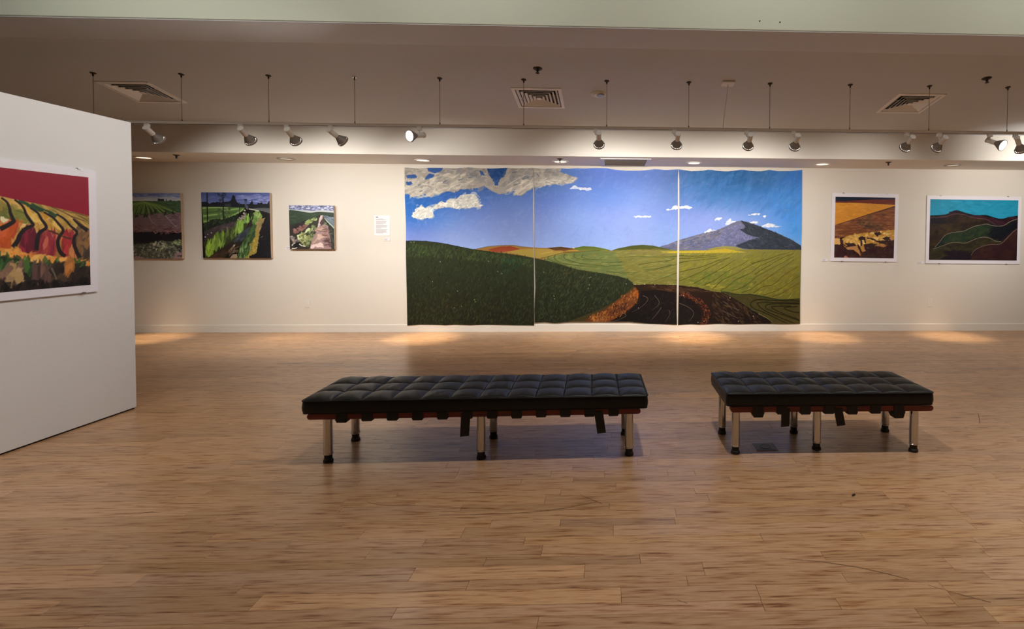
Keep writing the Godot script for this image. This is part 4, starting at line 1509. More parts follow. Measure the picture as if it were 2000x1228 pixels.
	for l in [[85, 210, 320, 218, 600, 195], [80, 250, 350, 240, 620, 215], [85, 305, 240, 285, 400, 268, 640, 240], [90, 440, 330, 385, 530, 320, 650, 275, 800, 240], [75, 570, 300, 480, 480, 390, 640, 310, 800, 235], [290, 600, 460, 510, 610, 430, 740, 355, 820, 300, 880, 270], [420, 630, 600, 545, 720, 460, 830, 400, 930, 355, 1060, 275], [550, 685, 640, 600, 720, 540, 900, 455, 1010, 385, 1200, 290, 1280, 250], [670, 705, 800, 620, 890, 545, 1080, 460, 1200, 370, 1370, 290, 1500, 230], [830, 705, 990, 650, 1100, 570, 1180, 500, 1330, 420, 1500, 330, 1700, 220], [960, 730, 1080, 690, 1200, 610, 1350, 510, 1480, 420, 1700, 270], [1130, 740, 1260, 650, 1420, 610, 1560, 480, 1750, 370], [1270, 770, 1480, 690, 1620, 600, 1780, 490], [1400, 790, 1560, 720, 1780, 590], [1100, 320, 1300, 270, 1500, 200, 1640, 170], [1150, 470, 1350, 350, 1560, 230, 1700, 180]]:
		c.line(l, "3c4014", 4, 2, 0.75)
	c.view(1035, 440, 6.14)
	for l in [[1840, 360, 1650, 378, 1300, 375, 1060, 380], [1840, 440, 1620, 500, 1380, 530], [1700, 470, 1500, 530, 1380, 550], [1730, 400, 1600, 450], [1760, 570, 1600, 630, 1420, 690], [1100, 435, 1000, 445, 860, 440], [130, 395, 260, 365, 400, 330, 560, 320, 760, 305, 850, 300], [310, 350, 290, 385, 330, 430, 420, 460, 700, 490, 1100, 480], [420, 345, 410, 385, 470, 420, 640, 460, 900, 485], [540, 340, 525, 370, 580, 400, 720, 410, 860, 405], [640, 345, 620, 380, 700, 400], [230, 375, 215, 400, 300, 440, 460, 490], [920, 555, 1100, 570, 1300, 560], [1300, 470, 1500, 440, 1700, 420], [1740, 660, 1840, 620]]:
		c.line(l, "3f4a26", 4, 2, 0.7)
	for l in [[330, 360, 330, 400, 420, 440, 600, 470], [470, 350, 470, 390, 560, 430, 760, 450], [150, 400, 240, 440, 400, 480]]:
		c.line(l, "8c9a68", 4, 2, 0.6)
	# the dark green hill
	c.gain = Color(1.25, 1.2, 1.1)
	c.view(0, 0, 1)
	c.line([1238, 556, 1221, 577, 1200, 592, 1174, 605, 1142, 618, 1100, 630], "3a3420", 34, 40)
	c.poly([1090, 645, 1110, 622, 1150, 614, 1200, 590, 1190, 640], "3a3420")
	var H := [780, 470, 830, 470.8, 865, 475, 900, 482, 927, 487.3, 960, 491.5, 985, 494.5, 1020, 499, 1042, 503.5, 1056, 506, 1084, 513, 1125, 525.5, 1157, 531, 1182, 534.5, 1208, 539, 1224, 544, 1235, 551, 1238, 558, 1219, 575, 1198, 590, 1173, 603, 1141, 616, 1113, 626, 1100, 645, 780, 645]
	c.poly(H, "303828", 1.0, "1e2018", 0.6)
	c.dabs(H, 3200, 22, 5, 75, 28, ["2e3624", "252a1e", "384228", "1e2218", "2a2c22", "313a2e"], 0.55)
	c.dabs([795, 473, 900, 484, 1000, 500, 1040, 506, 1040, 520, 900, 505, 795, 500], 420, 22, 5, 75, 25, ["40502e", "4a5a34", "38482c", "34482e"], 0.5)
	c.dabs([975, 505, 1030, 503, 1010, 525, 985, 535], 60, 22, 6, 65, 20, ["1f3a2c", "28443a"], 0.5)
	c.dabs([800, 570, 1040, 570, 1040, 634, 800, 634], 420, 22, 5, 80, 28, ["38301f", "2e241a", "3c4422", "202416", "34401e"], 0.5)
	c.dabs([1060, 515, 1200, 542, 1232, 556, 1190, 590, 1100, 622, 1050, 625], 900, 20, 5, 68, 24, ["2f3c28", "202a1c", "3c4a30", "1a2218", "35402e"], 0.55)
	c.dabs([1100, 520, 1160, 530, 1130, 560, 1080, 560], 90, 18, 5, 60, 25, ["403e28", "4a4630", "2a3020"], 0.5)
	c.line([792, 470.5, 830, 471, 865, 475.3, 900, 482.3, 927, 487.6, 960, 491.8], "161c14", 3, 3, 0.8)
	c.line([1000, 497, 1042, 503.8, 1084, 513.3, 1125, 525.8, 1157, 531.3], "3a3a24", 3, 3, 0.6)
	for d in [[860, 511], [972.5, 530], [980.5, 534], [845, 550], [894, 568], [927, 585], [929, 589], [902, 598], [888, 601], [954, 510], [803, 473], [809, 472.7], [1151, 542], [1154, 541], [1151, 556], [1062, 531], [1082, 578], [1083, 583], [1149, 563], [1223, 554]]:
		c.line([d[0] - 0.7, d[1] - 1.0, d[0] + 0.7, d[1] + 1.2], "8c947c", 3.2, 2, 0.9)
	# ploughed earth
	c.gain = Color(1.1, 1.0, 0.95)
	c.poly([1236, 557, 1258, 555, 1280, 555, 1300, 556, 1325, 557, 1363, 561, 1392, 569, 1412, 571, 1440, 585, 1466, 603, 1505, 626, 1510, 645, 1100, 645, 1150, 628, 1225, 590, 1245, 566], "2a2019", 1.0, "1d1817", 0.8)
	c.dabs([1250, 558, 1325, 559, 1390, 570, 1350, 572, 1290, 568], 110, 30, 5, -5, 8, ["54402e", "4a3426", "3c281e"], 0.6)
	c.poly([1252, 568, 1290, 566, 1330, 575, 1360, 592, 1370, 612, 1362, 640, 1180, 640, 1225, 612, 1250, 590], "1a1718", 0.9)
	c.dabs([1255, 570, 1330, 576, 1362, 600, 1350, 632, 1220, 630, 1255, 590], 220, 26, 4, 55, 25, ["141214", "231f20", "1c191c", "2a2624"], 0.6)
	c.dabs([1325, 569, 1345, 574, 1368, 583, 1382, 596, 1388, 612, 1380, 634, 1366, 634, 1376, 612, 1368, 596, 1345, 583, 1325, 577], 190, 14, 5, -40, 40, ["5c3626", "6c2e20", "48281e", "744a34", "3c1c16"], 0.75)
	c.dabs([1392, 571, 1420, 574, 1440, 590, 1466, 606, 1500, 630, 1395, 632, 1390, 600], 260, 30, 6, -42, 16, ["3a2c22", "2c2020", "4a3a2a", "231a1e", "54442e"], 0.6)
	for l in [[1256, 577, 1265, 582, 1263, 589, 1255, 597, 1245, 604, 1234, 609], [1278, 576, 1287, 588, 1285, 596, 1273, 606], [1292, 600, 1280, 616, 1271, 625], [1306, 605, 1308, 613, 1299, 629], [1220, 611, 1222, 617, 1208, 624, 1195, 628], [1327, 592, 1345, 600, 1355, 612, 1345, 628], [1410, 606, 1430, 616, 1442, 622], [1412, 588, 1430, 600, 1445, 606]]:
		c.line(l, "5c544c", 4, 1.5, 0.75)
	# orange bank
	var bank := [1241, 561, 1247, 568, 1248, 578, 1244, 588, 1234, 600, 1220, 610, 1205, 618, 1191, 628, 1140, 631, 1150, 619, 1170, 610, 1185, 602, 1198, 592, 1210, 583, 1223, 574, 1236, 566]
	c.poly(bank, "6a4426", 1.0, "5a3622", 1.2)
	c.dabs(bank, 260, 18, 6, 70, 35, ["8a562a", "a06a34", "5c3420", "3c221c", "8c5c34", "72401f"], 0.7, 3.0)
	c.dabs([1238, 562, 1247, 570, 1246, 582, 1236, 574], 30, 18, 5, 80, 20, ["a0602c", "8c5024"], 0.8)
	c.dabs([1148, 620, 1185, 606, 1190, 622, 1160, 629], 60, 16, 6, 70, 35, ["9a6a34", "a87844", "7a5428"], 0.7)
	c.dabs([1200, 596, 1230, 590, 1222, 606, 1196, 616], 50, 18, 5, 75, 20, ["3a2422", "54342a", "2a1c1e"], 0.7)
	for d in [[1240.5, 554.5], [1259, 554.5], [1278.5, 555.5], [1335, 577], [1425.5, 581], [1363, 629], [1375, 626.5], [1247, 601], [1471, 617], [1442, 627]]:
		c.line([d[0] - 0.8, d[1], d[0] + 0.9, d[1] + 0.5], "c4bcae", 3.2, 2.4)
	# contoured green corner
	var G := [1412, 570, 1440, 574.6, 1467, 575, 1495, 579, 1523, 585, 1570, 583.5, 1570, 640, 1507, 640, 1505, 626, 1466, 603, 1433, 582]
	c.poly(G, "3a3a20", 1.0, "4a4424", 0.6)
	c.dabs(G, 260, 28, 5, -20, 20, ["4c4828", "3c4424", "56482a", "343820"], 0.5)
	c.view(1315, 470, 7.223)
	c.line([670, 722, 760, 726, 900, 755, 1100, 758, 1300, 792, 1500, 830, 1790, 818], "24301c", 5, 4, 0.9)
	for l in [[1780, 850, 1400, 840, 1180, 830, 1090, 880, 1120, 945, 1300, 1020, 1600, 1165], [1780, 880, 1350, 868, 1210, 868, 1195, 905, 1290, 985, 1500, 1080, 1720, 1170], [1780, 892, 1400, 888, 1305, 915, 1330, 965, 1560, 1050, 1790, 1130], [1660, 920, 1390, 930, 1500, 1005, 1780, 1115], [1750, 925, 1560, 945, 1680, 1000, 1780, 1012], [1060, 960, 1250, 1070, 1340, 1110, 1375, 1135]]:
		c.line(l, "1c1c10", 5, 4, 0.85)
	c.line([1200, 1030, 1320, 1090, 1375, 1135], "8a7a5a", 3, 2, 0.8)
	c.soften(1.25)
	return c.im


func paint_bank() -> Image:
	var c := Canvas.new(420, 420, wall_quad(-6.745, 1.018, -5.845, 1.908), 11, Color(1.9, 1.9, 2.3))
	c.view(255, 370, 8.472)
	c.poly([-400, 0, 1000, 0, 1000, 210, -400, 210], "3c4f80", 1.0, "b4bec2")
	c.dabs([-300, 60, 900, 60, 900, 130, -300, 120], 60, 60, 7, 0, 6, ["50629a", "6478a6", "42527e"], 0.5)
	c.dabs([-300, 120, 880, 120, 880, 190, -300, 190], 40, 60, 7, 0, 5, ["a4b4c4", "bcc8cc", "8ca0ba"], 0.5)
	c.poly([500, 155, 522, 152, 540, 162, 605, 160, 605, 194, 500, 194], "1a1e26")
	c.poly([635, 162, 648, 160, 650, 192, 635, 192], "2a3040")
	c.poly([685, 178, 725, 176, 735, 192, 690, 192], "2a3040")
	c.poly([-400, 192, 500, 194, 920, 192, 960, 430, 60, 460, -400, 450], "3a522e", 1.0, "344a2a", 0.5)
	c.dabs([500, 195, 920, 195, 930, 390, 700, 330], 120, 40, 6, -20, 10, ["3c5638", "2c4028", "48624a"], 0.6)
	for e in [[60, 300, 40, 380], [130, 330, 90, 430], [200, 330, 150, 430], [270, 300, 240, 410], [330, 320, 350, 410], [390, 320, 430, 390], [440, 310, 540, 390], [480, 300, 640, 400], [520, 290, 780, 380], [-60, 300, -160, 400], [20, 280, -300, 380]]:
		c.line([285, 205, e[0], e[1] * 0.9, e[2], e[3]], "64843c", 5, 11, 0.8)
		c.line([285, 215, e[0] + 12, e[1], e[2] + 24, e[3]], "8aa45a", 2, 4, 0.7)
	c.poly([-400, 430, 60, 455, 130, 400, 210, 430, 320, 400, 380, 410, 470, 395, 560, 390, 640, 425, 720, 395, 800, 375, 930, 410, 945, 700, -400, 700], "6c5a5a", 1.0, "62504e", 1.5)
	for e in [[150, 425], [300, 425], [395, 385], [470, 370], [620, 395], [760, 390]]:
		c.dabs([e[0] - 36, e[1] - 30, e[0] + 36, e[1] - 30, e[0] + 30, e[1] + 26, e[0] - 30, e[1] + 26], 9, 20, 8, 60, 25, ["222c20", "2c3826"], 0.9)
	c.dabs([350, 420, 920, 400, 930, 640, 380, 600], 90, 34, 4, 10, 30, ["4a3c40", "85706e", "54464a", "8c7874"], 0.7, 4)
	c.dabs([-300, 580, 930, 600, 930, 740, -300, 720], 130, 36, 7, 6, 20, ["5c3c38", "7a5a52", "4a302e", "8c6e62"], 0.65)
	c.line([620, 430, 720, 540, 800, 620], "9a8884", 8, 5, 0.7)
	c.line([350, 430, 380, 500, 420, 560], "9a8884", 7, 4, 0.6)
	c.poly([-400, 700, 120, 710, 330, 700, 520, 740, 760, 745, 935, 700, 945, 830, 700, 850, 520, 850, 300, 880, -400, 950], "141318", 1.0, null, 2.0)
	c.poly([-400, 930, 250, 890, 480, 860, 720, 850, 950, 800, 965, 1170, -400, 1170], "343828", 1.0, "4a4438", 2.0)
	c.dabs([60, 930, 480, 860, 700, 850, 940, 830, 945, 1130, 60, 1130], 420, 18, 9, 30, 60, ["565c44", "3a4030", "6e7256", "262a20", "7c7c64", "303428"], 0.85, 4)
	c.dabs([430, 860, 600, 850, 660, 960, 540, 1020, 420, 990], 50, 15, 8, 30, 60, ["9a9c80", "b0ae92", "6c7050", "88904c"], 0.85, 3)
	c.dabs([700, 860, 860, 830, 870, 910, 720, 920], 24, 26, 5, -20, 20, ["88a064", "6c8448", "a4b484"], 0.85)
	c.poly([800, 1040, 950, 990, 962, 1170, 720, 1170, 760, 1090], "7c625c", 0.95, null, 2.0)
	c.poly([60, 1130, 150, 1090, 250, 1120, 300, 1170, -60, 1170], "7c625c", 0.9, null, 2.0)
	c.dabs([800, 940, 950, 930, 950, 1130, 820, 1120], 22, 20, 9, 20, 30, ["2a2c26", "8a8478", "1c1c1c"], 0.9)
	c.poly([-400, 1146, 980, 1146, 980, 1190, -400, 1190], "6c5444", 0.6)
	return c.im


func paint_ditch() -> Image:
	var c := Canvas.new(440, 440, wall_quad(-5.572, 1.030, -4.664, 1.925), 12, Color(1.05, 1.05, 1.2))
	c.view(390, 370, 8.469)
	c.poly([40, 20, 1260, 20, 1260, 300, 40, 300], "40538a", 1.0, "7480b4")
	c.dabs([600, 110, 1190, 80, 1190, 230, 700, 210], 60, 60, 11, 2, 8, ["8c94c0", "7c86b8", "a0a6cc", "6470a8"], 0.6)
	c.dabs([90, 110, 560, 120, 560, 200, 90, 190], 40, 50, 9, 2, 8, ["5c689a", "6e7aa8"], 0.5)
	c.poly([70, 205, 160, 205, 200, 235, 260, 215, 330, 210, 400, 215, 480, 205, 540, 195, 565, 170, 575, 115, 600, 95, 630, 120, 635, 180, 655, 190, 660, 215, 700, 235, 770, 240, 860, 245, 890, 215, 905, 180, 920, 215, 925, 245, 980, 250, 1010, 220, 1040, 230, 1065, 210, 1080, 235, 1150, 245, 1180, 190, 1210, 190, 1210, 310, 70, 300], "1a1d24", 1.0, null, 1.2)
	c.dabs([930, 255, 1190, 255, 1190, 300, 930, 300], 20, 30, 7, 0, 10, ["263028", "1c2220"], 0.8)
	c.poly([450, 240, 555, 235, 560, 285, 455, 285], "3c4440", 0.8)
	c.poly([80, 285, 560, 295, 790, 300, 760, 350, 640, 430, 440, 480, 100, 560], "5c7a3c", 1.0, "64863c")
	for l in [[90, 310, 300, 300, 520, 305], [100, 440, 260, 420, 420, 400], [100, 530, 280, 510, 440, 480, 560, 440, 700, 370, 760, 320], [420, 350, 600, 330, 700, 318]]:
		c.line(l, "98bc68", 10, 7, 0.9)
	for l in [[95, 390, 300, 370, 380, 360], [110, 480, 300, 460, 400, 450], [450, 400, 600, 380, 660, 360]]:
		c.line(l, "46643a", 12, 8, 0.8)
	c.dabs([320, 310, 560, 310, 560, 440, 340, 450], 60, 18, 7, 30, 60, ["3a4a30", "4c5c3c", "586848"], 0.7, 3)
	c.line([425, 40, 430, 250, 432, 500], "1e221e", 6, 8)
	c.dabs([350, 60, 480, 60, 480, 210, 350, 210], 26, 26, 5, 50, 50, ["20262c", "2c3440"], 0.8)
	c.line([168, 40, 168, 300, 172, 570], "12161a", 7, 7)
	c.line([240, 45, 420, 100, 640, 180], "20242c", 3, 2, 0.9)
	c.line([700, 210, 695, 390], "2a3028", 5, 4)
	c.poly([100, 570, 230, 500, 330, 480, 430, 500, 560, 450, 690, 400, 660, 520, 480, 600, 300, 620, 110, 720], "202a1e", 1.0, null, 2.0)
	c.dabs([105, 570, 300, 490, 640, 440, 560, 570, 110, 690], 70, 28, 8, 65, 25, ["2e3c2a", "1a221a", "3c4a34"], 0.8)
	c.poly([110, 700, 330, 600, 500, 560, 640, 520, 700, 470, 780, 420, 760, 500, 640, 620, 440, 700, 300, 760, 120, 860], "4c4244", 1.0, "3c3034", 1.5)
	c.dabs([280, 620, 620, 540, 600, 620, 300, 700], 40, 30, 6, 15, 20, ["5c5052", "403638", "6a5c5a"], 0.6)
	c.poly([100, 860, 420, 720, 640, 620, 760, 480, 900, 440, 900, 560, 760, 740, 560, 900, 300, 1050, 130, 1150], "3a4422", 1.0, "2c3218", 1.5)
	c.dabs([130, 880, 240, 860, 240, 1060, 150, 1080], 44, 70, 14, 84, 10, ["8cb036", "7aa030", "9cc040", "6c9028"], 0.85)
	c.dabs([220, 820, 440, 700, 440, 900, 260, 950], 60, 70, 13, 78, 10, ["84a83c", "6c8c30", "94b248", "4c6424"], 0.85)
	c.dabs([440, 720, 640, 600, 640, 760, 460, 840], 60, 60, 8, 75, 14, ["5c7430", "46582a", "748a40", "2c3820"], 0.8)
	c.dabs([640, 560, 760, 520, 740, 690, 640, 690], 40, 66, 15, 80, 10, ["8cb84a", "7aa43c", "a0c858"], 0.85)
	c.dabs([760, 440, 870, 430, 850, 520, 780, 540], 26, 44, 14, 78, 14, ["84b04c", "6c963c", "98c060"], 0.85)
	c.poly([150, 1140, 420, 960, 620, 820, 780, 660, 880, 500, 950, 500, 900, 700, 780, 880, 600, 1000, 420, 1140], "2c2824", 1.0, "241c14", 2.0)
	c.dabs([600, 830, 850, 620, 830, 780, 680, 860], 44, 50, 14, 38, 14, ["3a4648", "2c3436", "46545a"], 0.7)
	c.dabs([200, 1110, 460, 960, 560, 1000, 420, 1130], 40, 50, 12, 32, 14, ["3c2a18", "2c2014", "4a3420"], 0.7)
	c.dabs([520, 1000, 680, 880, 660, 1060, 560, 1120], 20, 40, 10, 40, 20, ["6c5a40", "8c7658", "54442e"], 0.7)
	c.poly([570, 945, 600, 910, 625, 905, 610, 935], "b4a890")
	c.poly([520, 1140, 580, 1070, 650, 1065, 640, 1145], "a48c70", 0.9)
	c.poly([640, 1140, 700, 940, 820, 760, 920, 560, 900, 400, 960, 360, 1050, 380, 1070, 440, 1000, 620, 930, 800, 900, 960, 800, 1130], "3c5428", 1.0, "40602c", 1.5)
	c.dabs([650, 1120, 720, 930, 880, 780, 910, 930, 800, 1120], 100, 60, 9, 75, 14, ["4c7438", "6c8c4c", "2c4020", "8aa464", "385a2c"], 0.85)
	c.dabs([840, 760, 940, 560, 950, 720, 920, 880, 860, 900], 50, 50, 8, 72, 14, ["38502a", "50703a", "283a20"], 0.8)
	c.dabs([900, 420, 960, 370, 1050, 390, 1060, 440, 980, 560, 910, 560], 60, 44, 15, 68, 24, ["749c4a", "8cac58", "5c8238", "a0b868"], 0.85)
	c.dabs([870, 370, 910, 360, 920, 480, 880, 480], 14, 44, 8, 85, 14, ["20281c", "2c3824"], 0.85)
	c.poly([780, 1140, 880, 1000, 930, 860, 960, 660, 1040, 480, 1125, 465, 1070, 560, 1020, 700, 1010, 840, 985, 940, 965, 1050, 850, 1100, 855, 1145], "a08a48", 1.0, "9c8c3c", 2.0)
	c.dabs([1000, 480, 1110, 470, 1030, 680, 960, 680], 36, 24, 12, 65, 30, ["b49c74", "a48c5c", "8c7c44"], 0.8, 3)
	c.dabs([880, 800, 1000, 760, 970, 1040, 860, 1090], 36, 24, 12, 65, 30, ["b4983c", "a08c38", "c0a850"], 0.8, 3)
	c.poly([850, 320, 1000, 305, 1200, 310, 1210, 410, 1100, 370, 1000, 345, 900, 330], "5c605e", 1.0, "70736c")
	c.line([850, 322, 950, 340, 1020, 356], "c8ccb0", 6, 8)
	c.poly([1020, 352, 1120, 370, 1215, 400, 1240, 1150, 860, 1110, 970, 1050, 1010, 860, 1030, 690, 1080, 560, 1128, 465, 1070, 440], "17161a", 1.0, "141316", 1.0)
	c.dabs([1080, 560, 1210, 440, 1220, 1100, 980, 1080], 50, 40, 5, 40, 30, ["232228", "0e0e10", "2c2a2e"], 0.6)
	c.line([1040, 795, 1082, 770], "8a8478", 4, 3)
	c.line([985, 895, 1015, 880], "8a8478", 4, 3)
	c.poly([780, 165, 815, 160, 822, 185, 812, 240, 840, 280, 840, 330, 800, 330, 785, 250], "485468", 0.9, "646a6c", 1.5)
	c.poly([778, 163, 820, 160, 824, 186, 780, 190], "263038")
	c.dabs([690, 470, 790, 380, 800, 420, 720, 510], 20, 22, 13, 40, 30, ["9c8e84", "b4a89c", "786c64"], 0.8)
	for e in [[762, 418], [712, 450]]:
		c.line([e[0] - 12, e[1] - 6, e[0] + 12, e[1] + 6], "121214", 9, 8)
	for e in [[785, 345, 18], [770, 400, 14], [672, 492, 14], [230, 712, 13], [130, 780, 15], [172, 740, 10], [272, 990, 9]]:
		c.line([e[0] - e[2] * 0.7, e[1], e[0] + e[2] * 0.7, e[1] + e[2] * 0.4], "d0ccb8", e[2] * 0.5, e[2] * 0.4)
	return c.im


func paint_path() -> Image:
	var c := Canvas.new(340, 340, wall_quad(-4.408, 1.156, -3.808, 1.756), 13, GAIN)
	c.view(550, 390, 11.16)
	c.poly([180, 100, 1220, 100, 1220, 300, 180, 300], "6c708c")
	c.dabs([210, 120, 1190, 120, 1190, 235, 210, 215], 150, 26, 11, 5, 25, ["8a8ea8", "5a5e7a", "a8acc0", "484c66", "c0c4d0"], 0.75, 3)
	for e in [[260, 170], [300, 160], [500, 170], [600, 195], [640, 195], [860, 170], [990, 180], [1050, 160], [1130, 165], [930, 215]]:
		c.line([e[0] - 22, e[1] + 6, e[0], e[1] - 6, e[0] + 24, e[1] + 4], "dcdee2", 8, 6, 0.9)
	c.poly([200, 205, 400, 225, 600, 230, 700, 245, 900, 225, 1200, 245, 1200, 300, 860, 270, 660, 290, 200, 250], "b4b8b0", 1.0, "c4c4b4", 1.0)
	c.poly([200, 225, 420, 250, 660, 290, 860, 268, 1190, 290, 1190, 380, 930, 340, 860, 345, 520, 470, 200, 570], "2e3e2a", 1.0, "2a3a28", 0.6)
	c.dabs([220, 260, 640, 300, 800, 320, 520, 450, 240, 540], 90, 40, 9, 12, 12, ["364830", "283624", "405436"], 0.5)
	c.line([220, 228, 420, 252, 660, 290, 860, 270, 1185, 292], "1e281c", 4, 4, 0.9)
	c.poly([930, 340, 1060, 350, 1190, 370, 1190, 640, 1080, 520, 960, 400], "5c6a6a", 1.0, "6e7a78")
	c.dabs([980, 360, 1180, 390, 1180, 560, 1080, 470], 40, 34, 8, -35, 12, ["78868a", "4e5a5c", "8a9696"], 0.6)
	c.line([960, 400, 1060, 500, 1180, 620], "b4bc9c", 8, 9)
	c.line([1050, 350, 1120, 362, 1185, 372], "141a18", 8, 6)
	c.poly([940, 380, 1060, 510, 1200, 650, 1220, 1100, 1080, 1080, 1060, 620, 880, 420], "262c22", 1.0, "2a2a24", 1.5)
	c.dabs([960, 470, 1030, 540, 1000, 570, 960, 540], 12, 20, 12, -40, 20, ["6c7c54", "54643c"], 0.85)
	c.dabs([1080, 640, 1180, 680, 1190, 1050, 1090, 1050], 60, 34, 9, -20, 25, ["3a3c30", "1c2018", "4c4c3e"], 0.7)
	c.poly([200, 570, 420, 500, 540, 480, 820, 370, 880, 350, 900, 400, 840, 480, 800, 600, 700, 1100, 200, 1100], "2c2e20", 1.0, "30281e", 1.5)
	c.dabs([240, 580, 520, 490, 560, 560, 260, 680], 50, 34, 13, 20, 20, ["1c1a1c", "2c2426", "3a3034"], 0.75)
	c.dabs([540, 480, 820, 372, 800, 420, 600, 540], 40, 26, 14, 35, 25, ["98a45c", "6c7c3c", "b0b878", "4c5a30"], 0.85, 3)
	c.dabs([300, 660, 440, 580, 610, 540, 580, 600, 440, 680, 320, 720], 40, 28, 17, 25, 25, ["8a6050", "a07464", "5c3c34", "7c5448"], 0.85)
	c.dabs([580, 640, 760, 540, 780, 640, 700, 900, 560, 1000], 60, 34, 16, 65, 30, ["5c6c3c", "7c8850", "3a4628", "98a068"], 0.8)
	c.poly([580, 645, 620, 612, 668, 622, 640, 670, 560, 730, 530, 735], "c4cc94", 1.0, null, 1.5)
	c.dabs([390, 780, 480, 740, 570, 780, 560, 880, 480, 910, 400, 880], 60, 22, 15, 40, 50, ["ccd08c", "b0b870", "e0e0a8", "98a058"], 0.85, 3)
	c.dabs([400, 700, 660, 760, 680, 960, 600, 1020, 460, 960], 50, 30, 14, 60, 35, ["7c8448", "a4a868", "54602c", "8c8c54"], 0.75)
	c.poly([890, 340, 940, 340, 930, 420, 880, 480, 1050, 570, 1070, 740, 1100, 860, 1110, 1100, 640, 1100, 690, 900, 790, 700, 850, 480, 865, 390], "a4857a", 1.0, "9a7c70", 1.5)
	c.poly([890, 345, 935, 342, 905, 420, 885, 540, 855, 600, 820, 600, 850, 470, 862, 400], "ccb4a4", 1.0, null, 1.0)
	c.dabs([880, 500, 960, 420, 960, 560, 900, 560], 12, 40, 12, 70, 14, ["4c3c34", "382c28"], 0.8)
	c.dabs([800, 620, 980, 610, 990, 700, 800, 690], 26, 50, 9, 0, 8, ["d0b098", "7c5a4c", "b8967c"], 0.85)
	c.poly([830, 740, 960, 740, 970, 810, 920, 830, 860, 880, 800, 860, 810, 790], "ccaa90", 1.0, null, 2.0)
	c.poly([700, 960, 820, 800, 800, 900, 720, 960], "bc9a80", 0.9, null, 2.0)
	c.poly([665, 1060, 680, 980, 780, 970, 880, 920, 950, 980, 950, 1050, 860, 1030, 800, 1040, 780, 1000, 700, 1075], "e0c4b0", 1.0, null, 2.0)
	c.dabs([860, 560, 1060, 570, 1080, 860, 960, 900], 40, 46, 7, 3, 10, ["7c5a4c", "ac8872", "684a40"], 0.7)
	c.dabs([930, 880, 1100, 860, 1100, 1060, 980, 1000], 20, 50, 9, -20, 30, ["4c3430", "6c4c44"], 0.8)
	c.dabs([240, 780, 320, 800, 300, 870, 250, 880], 12, 24, 14, 0, 20, ["a09488", "786c64"], 0.8)
	c.dabs([250, 880, 400, 870, 420, 960, 270, 960], 20, 30, 12, 20, 30, ["8c7c6c", "b0a08c", "5c5048"], 0.8)
	c.dabs([280, 940, 420, 930, 440, 1030, 290, 1040], 30, 26, 14, 20, 50, ["101010", "1c1a1a", "0c0c0c"], 0.9)
	for l in [[260, 1055, 310, 1060, 350, 1050, 375, 1040], [260, 1000, 290, 960, 330, 945], [420, 960, 480, 1000, 560, 1010]]:
		c.line(l, "e4e2c8", 7, 5)
	c.poly([180, 1066, 1220, 1066, 1220, 1120, 180, 1120], "5c4438", 0.7)
	return c.im


